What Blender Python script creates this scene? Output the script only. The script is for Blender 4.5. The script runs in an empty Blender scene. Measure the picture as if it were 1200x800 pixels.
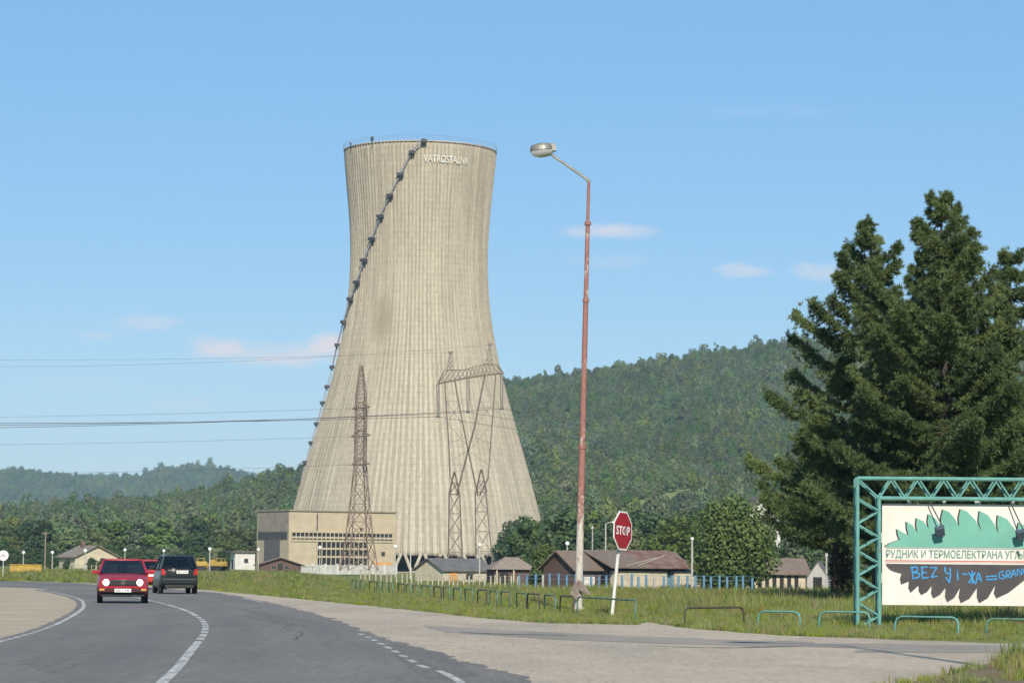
import bpy, bmesh, math, random
import numpy as np
from mathutils import Vector, Matrix

random.seed(7); rng = np.random.default_rng(11)
S = bpy.context.scene
COL = S.collection
R = math.radians

# ------------------------------------------------------------------ camera
F_PX, CAM_H, HOR, ROLL = 3200.0, 1.35, 661.0, R(0.5)
PITCH = math.atan((HOR - 400) / F_PX)
FW = Vector((0, math.cos(PITCH), math.sin(PITCH)))
U0 = Vector((0, -math.sin(PITCH), math.cos(PITCH))); R0 = Vector((1, 0, 0))
UP = U0 * math.cos(ROLL) - R0 * math.sin(ROLL)
RT = R0 * math.cos(ROLL) + U0 * math.sin(ROLL)
cam = bpy.data.cameras.new('camera'); camo = bpy.data.objects.new('camera', cam); COL.objects.link(camo)
cam.sensor_width = 36; cam.lens = F_PX / 1200 * 36; cam.clip_start = 0.5; cam.clip_end = 30000
m = Matrix.Identity(4)
for i in range(3):
    m[i][0] = RT[i]; m[i][1] = UP[i]; m[i][2] = -FW[i]
m[2][3] = CAM_H
camo.matrix_world = m
S.camera = camo

# ------------------------------------------------------------------ light
SUN_EL, SUN_AZ = R(32), R(180 - 6)          # azimuth from +Y towards +X
SUN_STRENGTH, SKY_STRENGTH, EXPOSURE = 4.7, 0.085, 0.34
w = bpy.data.worlds.new('World'); S.world = w; w.use_nodes = True
wn, wl = w.node_tree.nodes, w.node_tree.links
wn.clear()
sky = wn.new('ShaderNodeTexSky'); sky.sky_type = 'NISHITA'; sky.sun_disc = False
sky.sun_elevation = SUN_EL; sky.sun_rotation = SUN_AZ
sky.air_density = 1.0; sky.dust_density = 0.1; sky.ozone_density = 1.3; sky.altitude = 150
bg = wn.new('ShaderNodeBackground'); bg.inputs[1].default_value = SKY_STRENGTH
wo = wn.new('ShaderNodeOutputWorld'); wl.new(bg.outputs[0], wo.inputs[0])
def wmath(op, a, b=None, c=None, clamp=False):
    n = wn.new('ShaderNodeMath'); n.operation = op; n.use_clamp = clamp
    for i, v in enumerate((a, b, c)):
        if v is None: continue
        if isinstance(v, (int, float)): n.inputs[i].default_value = v
        else: wl.new(v, n.inputs[i])
    return n.outputs[0]
tc = wn.new('ShaderNodeTexCoord'); sx = wn.new('ShaderNodeSeparateXYZ'); wl.new(tc.outputs['Generated'], sx.inputs[0])
az = wmath('ARCTAN2', sx.outputs[0], sx.outputs[1]); el = wmath('ARCSINE', sx.outputs[2])
nz = wn.new('ShaderNodeTexNoise'); nz.inputs['Scale'].default_value = 1.0; nz.inputs['Detail'].default_value = 6
nz.inputs['Roughness'].default_value = 0.6
cmb = wn.new('ShaderNodeCombineXYZ')
wl.new(wmath('MULTIPLY', az, 110.0), cmb.inputs[0]); wl.new(wmath('MULTIPLY', el, 240.0), cmb.inputs[1]); wl.new(cmb.outputs[0], nz.inputs['Vector'])
total = None
def sky_dir(px, py):
    d = FW + RT * ((px - 600) / F_PX) + UP * ((400 - py) / F_PX); d.normalize()
    return math.atan2(d.x, d.y), math.asin(d.z)
for (px, py, hw, hh, st) in [(712, 271, 66, 11, .5), (868, 317, 40, 10, .4), (960, 318, 40, 13, .35), (262, 409, 50, 17, .6),
                             (385, 405, 34, 17, .9), (330, 416, 115, 17, .5), (175, 378, 48, 13, .3), (112, 392, 34, 8, .16),
                             (215, 474, 60, 12, .16), (720, 306, 70, 10, .12), (95, 450, 90, 9, .08), (900, 130, 120, 8, .05)]:
    a0, e0 = sky_dir(px, py)
    d1 = wmath('POWER', wmath('DIVIDE', wmath('SUBTRACT', az, a0), hw / F_PX), 2.0)
    d2 = wmath('POWER', wmath('ABSOLUTE', wmath('DIVIDE', wmath('SUBTRACT', el, e0), hh / F_PX)), 2.0)
    v = wmath('SUBTRACT', 1.0, wmath('ADD', d1, d2))
    v = wmath('ADD', v, wmath('MULTIPLY', wmath('SUBTRACT', nz.outputs[0], 0.5), 2.6))
    v = wmath('MULTIPLY', wmath('SMOOTH_MIN', wmath('MAXIMUM', wmath('MULTIPLY', v, 0.8), 0.0), 1.0, 0.3), st)
    # keep each cloud local
    v = wmath('MULTIPLY', v, wmath('SUBTRACT', 1.0, wmath('MULTIPLY', wmath('ADD', d1, d2), 0.4), clamp=True))
    total = v if total is None else wmath('MAXIMUM', total, v)
mx = wn.new('ShaderNodeMix'); mx.data_type = 'RGBA'
hs = wn.new('ShaderNodeHueSaturation'); hs.inputs['Hue'].default_value = .505; hs.inputs['Saturation'].default_value = 1.25; hs.inputs['Value'].default_value = 1.0
wl.new(sky.outputs[0], hs.inputs['Color'])
wl.new(wmath('MULTIPLY', total, 1.7, clamp=True), mx.inputs[0]); mb_ = wn.new('ShaderNodeMix'); mb_.data_type = 'RGBA'; mb_.inputs[0].default_value = .58     # evens out the sky's own gradient
wl.new(hs.outputs[0], mb_.inputs[6]); mb_.inputs[7].default_value = (2.15, 4.75, 8.1, 1); wl.new(mb_.outputs[2], mx.inputs[6]); mx.inputs[7].default_value = (7.3, 7.1, 7.5, 1)
wl.new(mx.outputs[2], bg.inputs[0])

sl = bpy.data.lights.new('sun', 'SUN'); sl.energy = SUN_STRENGTH; sl.angle = R(0.53); sl.color = (1.0, 0.91, 0.77)
so = bpy.data.objects.new('sun', sl); COL.objects.link(so)
sdir = Vector((math.sin(SUN_AZ) * math.cos(SUN_EL), math.cos(SUN_AZ) * math.cos(SUN_EL), math.sin(SUN_EL)))
so.rotation_euler = sdir.to_track_quat('Z', 'Y').to_euler(); so.location = (0, 0, 300)
S.view_settings.view_transform = 'Standard'; S.view_settings.look = 'None'
S.view_settings.exposure = EXPOSURE; S.view_settings.gamma = 1.0

# ------------------------------------------------------------------ projection helpers (photo pixel -> world)
def ray(px, py): return FW + RT * ((px - 600) / F_PX) + UP * ((400 - py) / F_PX)
def P(px, py, Y):
    d = ray(px, py); t = Y / d.y
    return Vector((d.x * t, Y, CAM_H + d.z * t))
def G(px, py):
    d = ray(px, py); t = -CAM_H / d.z
    return Vector((d.x * t, d.y * t, 0))
def sst(a, b, x):
    t = np.clip((np.asarray(x, float) - a) / (b - a), 0, 1); return t * t * (3 - 2 * t)
def gz(x, y):
    return -1.0 * sst(85, 235, y) * sst(8, 20, np.asarray(x) + 0.11 * np.asarray(y))
def GX(px, Y, dz=0):
    """a point of the ground seen at photo column px, Y metres away"""
    x = P(px, 668, Y).x
    return Vector((x, Y, float(gz(x, Y)) + dz))

# ------------------------------------------------------------------ objects
def tag(o, label=None, cat=None, group=None, kind=None):
    if label: o['label'] = label
    if cat: o['category'] = cat
    if group: o['group'] = group
    if kind: o['kind'] = kind
    return o
def thing(name, label, cat, loc=(0, 0, 0), rz=0, group=None):
    o = bpy.data.objects.new(name, None); COL.objects.link(o); o.empty_display_size = .3
    o.location = loc; o.rotation_euler = (0, 0, rz)
    return tag(o, label, cat, group)
KIDS = {}
def link(name, me, parent=None):
    o = bpy.data.objects.new(name, me); COL.objects.link(o)
    if parent is not None:
        o.parent = parent; KIDS.setdefault(parent.as_pointer(), []).append(o)
    return o
def copy_tree(o, parent=None):
    c = o.copy(); COL.objects.link(c)
    if parent is not None: c.parent = parent
    for ch in [x for x in KIDS.get(o.as_pointer(), [])]:
        k = copy_tree(ch, c); KIDS.setdefault(c.as_pointer(), []).append(k)
    return c

class MB:
    def __init__(s): s.v = []; s.f = []; s.m = []; s.cur = 0
    def add(s, vs, fs):
        b = len(s.v); s.v += [tuple(v) for v in vs]
        for f in fs: s.f.append([i + b for i in f]); s.m.append(s.cur)
    def box(s, c, d, rz=0, mat=None):
        x, y, z = (k / 2 for k in d); c = Vector(c)
        rm = mat if mat is not None else Matrix.Rotation(rz, 3, 'Z')
        vs = [c + rm @ Vector((i * x, j * y, k * z)) for k in (-1, 1) for j in (-1, 1) for i in (-1, 1)]
        s.add(vs, [(0, 2, 3, 1), (4, 5, 7, 6), (0, 1, 5, 4), (2, 6, 7, 3), (0, 4, 6, 2), (1, 3, 7, 5)])
    def tube(s, pts, r, n=8, caps=True):
        pts = [Vector(p) for p in pts]
        rs = r if isinstance(r, (list, tuple)) else [r] * len(pts)
        vs = []; prev = None
        for i, p in enumerate(pts):
            if i == 0: t = pts[1] - pts[0]
            elif i == len(pts) - 1: t = pts[-1] - pts[-2]
            else: t = (pts[i + 1] - p).normalized() + (p - pts[i - 1]).normalized()
            t.normalize()
            a = Vector((0, 0, 1)) if abs(t.z) < .95 else Vector((1, 0, 0))
            if prev is not None: a = prev
            u = t.cross(a); 
            if u.length < 1e-5: u = t.cross(Vector((0, 1, 0)))
            u.normalize(); vv = t.cross(u).normalized(); prev = vv * -1 if False else a
            for k in range(n):
                an = 2 * math.pi * k / n + math.pi / n
                vs.append(p + (u * math.cos(an) + vv * math.sin(an)) * rs[i])
        fs = []
        for i in range(len(pts) - 1):
            for k in range(n):
                a, b = i * n + k, i * n + (k + 1) % n
                fs.append((a, b, b + n, a + n))
        if caps: fs += [tuple(range(n))[::-1], tuple(range((len(pts) - 1) * n, len(pts) * n))]
        s.add(vs, fs)
    def bar(s, p, q, r): s.tube([p, q], r, 4)
    def lathe(s, prof, c=(0, 0, 0), n=24, mat=None, sy=1.0):
        c = Vector(c); vs = []
        for (r, z) in prof:
            for k in range(n):
                a = 2 * math.pi * k / n
                v = Vector((r * math.cos(a), sy * r * math.sin(a), z))
                vs.append(c + (mat @ v if mat is not None else v))
        fs = [(i * n + k, i * n + (k + 1) % n, (i + 1) * n + (k + 1) % n, (i + 1) * n + k) for i in range(len(prof) - 1) for k in range(n)]
        s.add(vs, fs)
    def prism(s, poly, off):
        """polygon (3-D points) extruded by the vector off"""
        n = len(poly); off = Vector(off); poly = [Vector(p) for p in poly]
        s.add(poly + [p + off for p in poly], [tuple(range(n))[::-1], tuple(range(n, 2 * n))] + [(i, (i + 1) % n, (i + 1) % n + n, i + n) for i in range(n)])
    def build(s, name, mats, parent=None, smooth=False, bevel=0, subsurf=0, label=None, fixn=True):
        me = bpy.data.meshes.new(name); me.from_pydata(s.v, [], s.f)
        for mt in (mats if isinstance(mats, (list, tuple)) else [mats]): me.materials.append(mt)
        if max(s.m, default=0) > 0: me.polygons.foreach_set('material_index', s.m)
        if fixn:
            bm = bmesh.new(); bm.from_mesh(me); bmesh.ops.recalc_face_normals(bm, faces=bm.faces); bm.to_mesh(me); bm.free()
        if smooth: me.polygons.foreach_set('use_smooth', [True] * len(me.polygons))
        me.update()
        o = link(name, me, parent)
        if bevel:
            b = o.modifiers.new('bevel', 'BEVEL'); b.width = bevel; b.segments = 2; b.limit_method = 'ANGLE'
        if subsurf:
            b = o.modifiers.new('sub', 'SUBSURF'); b.levels = subsurf; b.render_levels = subsurf
        if label: o['label'] = label
        return o

def np_mesh(name, V, Fq, mat, tint=None, smooth=False):
    """mesh from numpy: V (n,3), Fq (m,k)"""
    me = bpy.data.meshes.new(name); k = Fq.shape[1]
    me.vertices.add(len(V)); me.vertices.foreach_set('co', np.ascontiguousarray(V, np.float32).ravel())
    me.loops.add(Fq.size); me.loops.foreach_set('vertex_index', np.ascontiguousarray(Fq, np.int32).ravel())
    me.polygons.add(len(Fq)); me.polygons.foreach_set('loop_start', np.arange(len(Fq), dtype=np.int32) * k)
    if smooth: me.polygons.foreach_set('use_smooth', np.ones(len(Fq), bool))
    me.update(calc_edges=True)
    if tint is not None:
        a = me.attributes.new('tint', 'FLOAT', 'POINT'); a.data.foreach_set('value', np.asarray(tint, np.float32))
    if mat: me.materials.append(mat)
    return me

# ------------------------------------------------------------------ materials
class NT:
    def __init__(s, name):
        s.m = bpy.data.materials.new(name); s.m.use_nodes = True
        s.n = s.m.node_tree.nodes; s.l = s.m.node_tree.links; s.b = s.n['Principled BSDF']
        s.tc = None
    def coord(s, kind='Object', scale=(1, 1, 1)):
        if s.tc is None: s.tc = s.n.new('ShaderNodeTexCoord')
        mp = s.n.new('ShaderNodeMapping'); mp.inputs['Scale'].default_value = scale
        s.l.new(s.tc.outputs[kind], mp.inputs[0]); return mp.outputs[0]
    def noise(s, scale, detail=5, rough=.6, vec=None, sc=(1, 1, 1)):
        n = s.n.new('ShaderNodeTexNoise'); n.inputs['Scale'].default_value = scale; n.inputs['Detail'].default_value = detail; n.inputs['Roughness'].default_value = rough
        s.l.new(vec if vec is not None else s.coord(scale=sc), n.inputs['Vector']); return n.outputs[0]
    def ramp(s, fac, a, b, ca=None, cb=None):
        n = s.n.new('ShaderNodeMapRange'); n.inputs['From Min'].default_value = a; n.inputs['From Max'].default_value = b
        s.l.new(fac, n.inputs['Value']); return n.outputs[0]
    def mix(s, fac, a, b, mode='MIX'):
        n = s.n.new('ShaderNodeMix'); n.data_type = 'RGBA'; n.blend_type = mode
        for i, v in ((0, fac), (6, a), (7, b)):
            if isinstance(v, (int, float)): n.inputs[i].default_value = v
            elif isinstance(v, tuple): n.inputs[i].default_value = v if len(v) == 4 else v + (1,)
            else: s.l.new(v, n.inputs[i])
        return n.outputs[2]
    def math(s, op, a, b=None, clamp=False):
        n = s.n.new('ShaderNodeMath'); n.operation = op; n.use_clamp = clamp
        for i, v in enumerate((a, b)):
            if v is None: continue
            if isinstance(v, (int, float)): n.inputs[i].default_value = v
            else: s.l.new(v, n.inputs[i])
        return n.outputs[0]
    def color(s, c):
        if isinstance(c, tuple): s.b.inputs['Base Color'].default_value = c + (1,)
        else: s.l.new(c, s.b.inputs['Base Color'])
    def bump(s, h, strength=.5, dist=.05):
        n = s.n.new('ShaderNodeBump'); n.inputs['Strength'].default_value = strength; n.inputs['Distance'].default_value = dist
        s.l.new(h, n.inputs['Height']); s.l.new(n.outputs[0], s.b.inputs['Normal'])
    def set(s, rough=.8, spec=.3, metal=0, coat=0):
        s.b.inputs['Roughness'].default_value = rough; s.b.inputs['Specular IOR Level'].default_value = spec
        s.b.inputs['Metallic'].default_value = metal; s.b.inputs['Coat Weight'].default_value = coat
        return s
def plain(name, c, c2=None, scale=3, rough=.8, spec=.3, metal=0, coat=0, bump=0, lo=.35, hi=.65, sc=(1, 1, 1)):
    t = NT(name).set(rough, spec, metal, coat)
    if c2 is None: c2 = tuple(k * .78 for k in c)
    f = t.noise(scale, sc=sc); t.color(t.mix(t.ramp(f, lo, hi), c, c2))
    if bump: t.bump(f, .5, bump)
    return t.m
M = {}
M['white'] = plain('white_paint', (.66, .65, .61), (.50, .48, .44), 2)
M['cream_plaster'] = plain('cream_plaster', (.52, .46, .34), (.40, .35, .26), 1.2)
M['white_plaster'] = plain('white_plaster', (.58, .57, .54), (.45, .44, .40), .8)
M['dark_brick'] = plain('dark_brick', (.12, .072, .058), (.075, .05, .043), 6)
M['brown_tile'] = plain('brown_roof_tile', (.20, .15, .115), (.13, .10, .08), 2.2, sc=(1, 1, 3), lo=.3, hi=.7)
M['pale_tile'] = plain('pale_roof_tile', (.26, .205, .16), (.19, .155, .125), 2)
M['rust_roof'] = plain('rusty_sheet_roof', (.15, .075, .055), (.20, .14, .11), 1.2, lo=.42, hi=.6)
M['grey_roof'] = plain('grey_sheet_roof', (.15, .145, .14), (.10, .095, .09), 1.5)
M['dark'] = plain('dark_opening', (.02, .02, .02), (.012, .012, .014), 2, rough=.6)
M['window'] = plain('dark_glass', (.025, .03, .035), (.015, .018, .02), 1, rough=.12, spec=.5)
M['steel_rust'] = plain('rusty_lattice_steel', (.13, .085, .065), (.20, .15, .125), .5, rough=.75)
M['steel_dark'] = plain('dark_weathered_steel', (.10, .078, .062), (.15, .12, .10), .5, rough=.75)
M['steel_grey'] = plain('galvanised_lattice_steel', (.20, .185, .165), (.13, .10, .08), .5, rough=.7)
M['dark_steel'] = plain('dark_steel', (.055, .06, .075), (.035, .035, .04), 2, rough=.6)
t = NT('teal_paint').set(.6, .3); a = t.noise(3, 5, .6); b = t.noise(5, 6, .7); t.color(t.mix(t.math('MULTIPLY', t.ramp(b, .58, .68), .7), t.mix(t.ramp(a, .35, .65), (.125, .315, .275), (.095, .235, .21)), (.13, .10, .075))); M['teal'] = t.m
M['teal_dull'] = plain('worn_teal_paint', (.11, .24, .19), (.07, .10, .075), 4, rough=.6)
M['black_paint'] = plain('worn_black_paint', (.045, .042, .038), (.08, .06, .045), 4, rough=.6)
M['blue'] = plain('blue_paint', (.07, .19, .32), (.14, .23, .29), 3)
M['picket_wood'] = plain('pale_picket_wood', (.45, .42, .32), (.30, .27, .19), 3)
M['wood_pole'] = plain('weathered_wood', (.24, .20, .16), (.16, .13, .10), 2)
M['concrete_pole'] = plain('concrete_post', (.42, .41, .38), (.32, .31, .28), 2)
M['yellow'] = plain('yellow_paint', (.44, .31, .06), (.32, .21, .05), 1.5, rough=.5)
M['orange'] = plain('orange_board', (.62, .30, .08), (.50, .24, .07), 1)
M['tyre'] = plain('tyre_rubber', (.018, .018, .018), (.026, .025, .024), 6, rough=.85)
M['alloy'] = plain('wheel_steel', (.25, .25, .26), (.16, .16, .16), 5, rough=.4, metal=.6)
M['trim'] = plain('black_plastic_trim', (.02, .02, .021), (.03, .03, .03), 6, rough=.55)
M['car_red'] = plain('red_car_paint', (.28, .013, .024), (.23, .011, .02), 2, rough=.35, coat=.15)
M['car_red_orange'] = plain('bright_red_car_paint', (.42, .035, .025), (.38, .03, .02), 2, rough=.35, coat=.15)
M['car_dark'] = plain('dark_blue_car_paint', (.016, .022, .024), (.013, .018, .02), 2, rough=.32, coat=.25, spec=.25)
t = NT('car_glass'); tr = t.n.new('ShaderNodeBsdfTransparent'); tr.inputs[0].default_value = (.52, .56, .55, 1); gl_ = t.n.new('ShaderNodeBsdfGlossy'); gl_.inputs['Roughness'].default_value = .05; fr = t.n.new('ShaderNodeFresnel'); fr.inputs[0].default_value = 1.5
ms = t.n.new('ShaderNodeMixShader'); t.l.new(t.math('ADD', fr.outputs[0], t.math('MULTIPLY', t.noise(2), .04)), ms.inputs[0]); t.l.new(tr.outputs[0], ms.inputs[1]); t.l.new(gl_.outputs[0], ms.inputs[2]); t.l.new(ms.outputs[0], t.n['Material Output'].inputs['Surface']); M['car_glass'] = t.m
M['seat'] = plain('car_seat_cloth', (.035, .035, .037), (.025, .025, .027), 6)
M['red_lens'] = plain('red_lens', (.42, .03, .03), (.32, .02, .02), 6, rough=.25)
M['plate'] = plain('number_plate', (.75, .75, .73), (.68, .68, .66), 6, rough=.4)
M['ink'] = plain('dark_lettering', (.03, .03, .04), (.04, .04, .05), 4)
M['sign_red'] = plain('sign_red', (.33, .012, .022), (.27, .012, .018), 3, rough=.45)
M['sign_white'] = plain('sign_white', (.75, .74, .72), (.66, .64, .60), 4, rough=.45)
M['smudge'] = plain('grey_smudge', (.33, .25, .24), (.25, .14, .14), 12)
t = NT('board_white_sheet').set(.7, .3); a = t.noise(.9, 5, .6); b = t.noise(1.6, 6, .7, sc=(3, 1, .22)); c = t.noise(2.5, 4, .6)
col = t.mix(t.ramp(a, .4, .75), (.62, .60, .555), (.55, .515, .455)); col = t.mix(t.math('MULTIPLY', t.ramp(b, .60, .72), .5), col, (.50, .40, .24)); col = t.mix(t.math('MULTIPLY', t.ramp(c, .66, .74), .4), col, (.36, .32, .27)); t.color(col); M['board_white'] = t.m
M['emblem_green'] = plain('emblem_sea_green', (.15, .37, .295), (.125, .32, .26), 2)
M['emblem_grey'] = plain('emblem_charcoal', (.055, .052, .055), (.07, .066, .066), 2)
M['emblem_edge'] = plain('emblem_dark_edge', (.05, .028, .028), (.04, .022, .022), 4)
M['letter_green'] = plain('letter_grey_green', (.15, .25, .21), (.17, .27, .23), 5)
M['stripe_red'] = plain('stripe_red', (.5, .13, .10), (.45, .15, .12), 5)
M['spray_blue'] = plain('spray_blue', (.04, .21, .46), (.05, .28, .54), 5)
M['flood_grey'] = plain('floodlight_blue_grey', (.075, .10, .14), (.05, .065, .09), 6, rough=.4)
M['lamp_metal'] = plain('lamp_aluminium', (.30, .285, .245), (.20, .19, .165), 5, rough=.45, metal=.5)
M['bark'] = plain('bark', (.085, .065, .05), (.05, .04, .03), 3, sc=(1, 1, .3), bump=.03)
M['wire'] = plain('weathered_cable', (.09, .09, .095), (.07, .07, .075), .1)
M['globe'] = plain('opal_globe', (.82, .83, .82), (.76, .77, .76), 3, rough=.3)
t = NT('clear_bowl').set(.15, .5); t.color((.72, .74, .75)); t.b.inputs['Transmission Weight'].default_value = .55; M['bowl'] = t.m
def emit(name, c, s):
    t = NT(name).set(.2, .5); t.color((.8, .8, .78)); t.b.inputs['Emission Color'].default_value = c + (1,); t.b.inputs['Emission Strength'].default_value = s
    f = t.noise(20); t.l.new(t.math('ADD', t.math('MULTIPLY', f, .3 * s), s * .85), t.b.inputs['Emission Strength']); return t.m
M['headlight'] = emit('lit_headlight', (1, .95, .82), 1.6)

# rusty pole: red oxide paint above, bare white below, flaking both ways
t = NT('flaking_pole_paint').set(.7, .3)
sxyz = t.n.new('ShaderNodeSeparateXYZ'); t.l.new(t.coord(), sxyz.inputs[0]); z = sxyz.outputs[2]
n1 = t.noise(5, 7, .7, sc=(1, 1, .35)); n2 = t.noise(14, 6, .7, sc=(1, 1, .5))
red = t.mix(t.ramp(n2, .45, .6), (.29, .135, .11), (.205, .10, .085)); wht = t.mix(t.ramp(n2, .4, .7), (.50, .47, .42), (.36, .33, .29))
h = t.math('ADD', t.math('MULTIPLY', t.math('SUBTRACT', z, 2.7), .28), t.math('MULTIPLY', t.math('SUBTRACT', n1, .5), 2.2))
hc = t.math('MINIMUM', t.ramp(h, -.08, .12), t.ramp(n1, .62, .57))
low = t.math('MULTIPLY', t.ramp(n1, .455, .41), .85)
base = t.mix(low, wht, red)
t.color(t.mix(hc, base, red)); t.bump(n2, .3, .01); M['pole'] = t.m

# foliage
def leaf_mat(name, c, c2, rnd=.35, transl=.25, hue=None, stands=False):
    t = NT(name).set(.55, .25)
    at = t.n.new('ShaderNodeAttribute'); at.attribute_name = 'tint'
    oi = t.n.new('ShaderNodeObjectInfo')
    col = t.mix(at.outputs['Fac'], c, c2)
    if stands:   # stands of lighter and silvery species
        ge = t.n.new('ShaderNodeNewGeometry'); f = t.noise(.011, 4, .6, ge.outputs['Position']); g = t.noise(.02, 4, .7, ge.outputs['Position'], )
        col = t.mix(t.math('MULTIPLY', t.ramp(f, .47, .62), .65), col, (.16, .205, .06)); col = t.mix(t.math('MULTIPLY', t.ramp(g, .56, .66), .7), col, (.15, .19, .12))
    k = t.math('ADD', t.math('MULTIPLY', oi.outputs['Random'], 2 * rnd), 1 - rnd)
    hv = t.n.new('ShaderNodeHueSaturation'); t.l.new(col, hv.inputs['Color']); t.l.new(k, hv.inputs['Value'])
    if hue:
        wn_ = t.n.new('ShaderNodeTexWhiteNoise'); wn_.noise_dimensions = '1D'; t.l.new(oi.outputs['Random'], wn_.inputs['W'])
        t.l.new(t.math('ADD', t.math('MULTIPLY', wn_.outputs['Value'], 2 * hue), .5 - hue), hv.inputs['Hue'])
        wn2 = t.n.new('ShaderNodeTexWhiteNoise'); wn2.noise_dimensions = '1D'; t.l.new(t.math('ADD', oi.outputs['Random'], 3.7), wn2.inputs['W'])
        t.l.new(t.math('ADD', t.math('MULTIPLY', wn2.outputs['Value'], .5), .7), hv.inputs['Saturation'])
    t.l.new(hv.outputs[0], t.b.inputs['Base Color'])
    if transl:
        tr = t.n.new('ShaderNodeBsdfTranslucent'); ms = t.n.new('ShaderNodeMixShader'); ms.inputs[0].default_value = transl
        t.l.new(hv.outputs[0], tr.inputs[0]); out = t.n['Material Output']
        t.l.new(t.b.outputs[0], ms.inputs[1]); t.l.new(tr.outputs[0], ms.inputs[2]); t.l.new(ms.outputs[0], out.inputs[0])
    return t.m
M['leaf'] = leaf_mat('broad_leaves', (.125, .17, .042), (.065, .105, .028), .2)
M['leaf_dark'] = leaf_mat('dark_broad_leaves', (.075, .125, .042), (.045, .085, .03), .22)
M['forest'] = leaf_mat('forest_leaves', (.115, .165, .042), (.068, .11, .034), .32, .22, .035, True)
M['needle'] = leaf_mat('pine_needles', (.165, .215, .075), (.055, .09, .034), .05, .25)
M['needle_dead'] = leaf_mat('browned_needles', (.13, .095, .045), (.08, .06, .03), .1, .1)
M['grass'] = leaf_mat('grass_blades', (.29, .315, .075), (.17, .215, .048), .28, .35, .02)
M['grass_dry'] = leaf_mat('seeding_grass', (.31, .235, .115), (.21, .15, .07), .3, .25, .02)
M['weed'] = leaf_mat('weed_leaves', (.15, .20, .05), (.10, .15, .04), .25, .3)

# tower concrete
t = NT('tower_concrete').set(.9, .2)
sp = t.n.new('ShaderNodeSeparateXYZ'); t.l.new(t.coord(), sp.inputs[0]); X, Yc, Z = sp.outputs
th = t.math('ARCTAN2', X, t.math('MULTIPLY', Yc, -1.0))
def cyl(a, b):
    c = t.n.new('ShaderNodeCombineXYZ'); t.l.new(t.math('MULTIPLY', th, a), c.inputs[0]); t.l.new(t.math('MULTIPLY', Z, b), c.inputs[1]); return c.outputs[0]
streak = t.noise(1, 6, .65, cyl(38, .035)); patch = t.noise(1, 5, .6, cyl(5, .06)); fine = t.noise(1, 4, .7, cyl(110, 2.2)); panel = t.noise(1, 2, .5, cyl(36, .55))
lift = t.math('ABSOLUTE', t.math('SUBTRACT', t.math('FRACT', t.math('MULTIPLY', Z, 1 / 1.55)), .5))
lift = t.ramp(lift, .40, .48)
col = t.mix(t.ramp(streak, .40, .66), (.455, .41, .325), (.34, .31, .252))
col = t.mix(t.math('MULTIPLY', t.ramp(patch, .48, .72), .55), col, (.29, .26, .21))
col = t.mix(t.math('MULTIPLY', t.ramp(fine, .45, .62), .55), col, (.25, .225, .18))
col = t.mix(t.math('MULTIPLY', t.ramp(panel, .42, .62), .4), col, (.52, .47, .37))
col = t.mix(t.math('MULTIPLY', lift, t.math('ADD', t.math('MULTIPLY', t.ramp(patch, .4, .6), .3), .15)), col, (.21, .18, .13))
s2_ = t.noise(1, 5, .6, cyl(13, .012)); col = t.mix(t.math('MULTIPLY', t.ramp(s2_, .52, .68), .45), col, (.27, .235, .18))
big = t.noise(1, 6, .65, cyl(3.2, .045)); col = t.mix(t.math('MULTIPLY', t.ramp(big, .5, .68), .4), col, (.30, .26, .195))
# old soot stain two thirds of the way down, left of the middle
da = t.math('POWER', t.math('DIVIDE', t.math('ADD', th, .46), .22), 2.0); dz_ = t.math('POWER', t.math('DIVIDE', t.math('SUBTRACT', Z, 64), 9), 2.0)
blot = t.math('MULTIPLY', t.math('SUBTRACT', 1.15, t.math('ADD', t.math('ADD', da, dz_), t.math('MULTIPLY', patch, .9)), clamp=True), .8)
col = t.mix(blot, col, (.20, .175, .12))
at = t.n.new('ShaderNodeAttribute'); at.attribute_name = 'tint'     # darker tone along both sides of every rib
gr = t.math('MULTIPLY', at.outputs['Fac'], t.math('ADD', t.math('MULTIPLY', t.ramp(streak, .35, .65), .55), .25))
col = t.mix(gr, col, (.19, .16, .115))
t.color(col); t.bump(fine, .4, .15); M['tower'] = t.m
M['annex'] = plain('annex_concrete', (.44, .375, .26), (.36, .305, .215), .35, sc=(1, 1, 2), lo=.35, hi=.7)
M['annex_band'] = plain('annex_weathered_panel', (.30, .26, .20), (.22, .19, .15), .5)
M['louvre'] = plain('louvre_grey', (.12, .115, .11), (.085, .08, .078), .6, sc=(1, 1, 4))

# ground materials (object = world coordinates)
t = NT('meadow_ground').set(.95, .1)
a = t.noise(.08, 6); b = t.noise(1.5, 6, .7); col = t.mix(t.ramp(a, .35, .65), (.15, .175, .045), (.19, .195, .065)); col = t.mix(t.math('MULTIPLY', t.ramp(b, .5, .7), .5), col, (.16, .13, .07))
t.color(col); t.bump(b, .5, .1); M['ground'] = t.m
t = NT('asphalt').set(.85, .3)
a = t.noise(.25, 6, .6, sc=(1, .25, 1)); b = t.noise(9, 4, .8, sc=(1, .07, 1)); c = t.noise(1.3, 6, .7, sc=(1.6, .1, 1)); d = t.noise(.35, 3, .5, sc=(1, .12, 1))
col = t.mix(t.ramp(a, .38, .62), (.178, .158, .135), (.142, .127, .110)); col = t.mix(t.math('MULTIPLY', t.ramp(c, .45, .7), .5), col, (.205, .183, .156)); col = t.mix(t.math('MULTIPLY', t.ramp(d, .5, .6), .3), col, (.12, .114, .108)); col = t.mix(t.math('MULTIPLY', t.ramp(b, .5, .72), .6), col, (.235, .21, .18)); col = t.mix(t.math('MULTIPLY', t.ramp(b, .46, .3), .5), col, (.09, .085, .08))
at = t.n.new('ShaderNodeAttribute'); at.attribute_name = 'tint'      # polished wheel tracks, darker oil line between them
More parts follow.
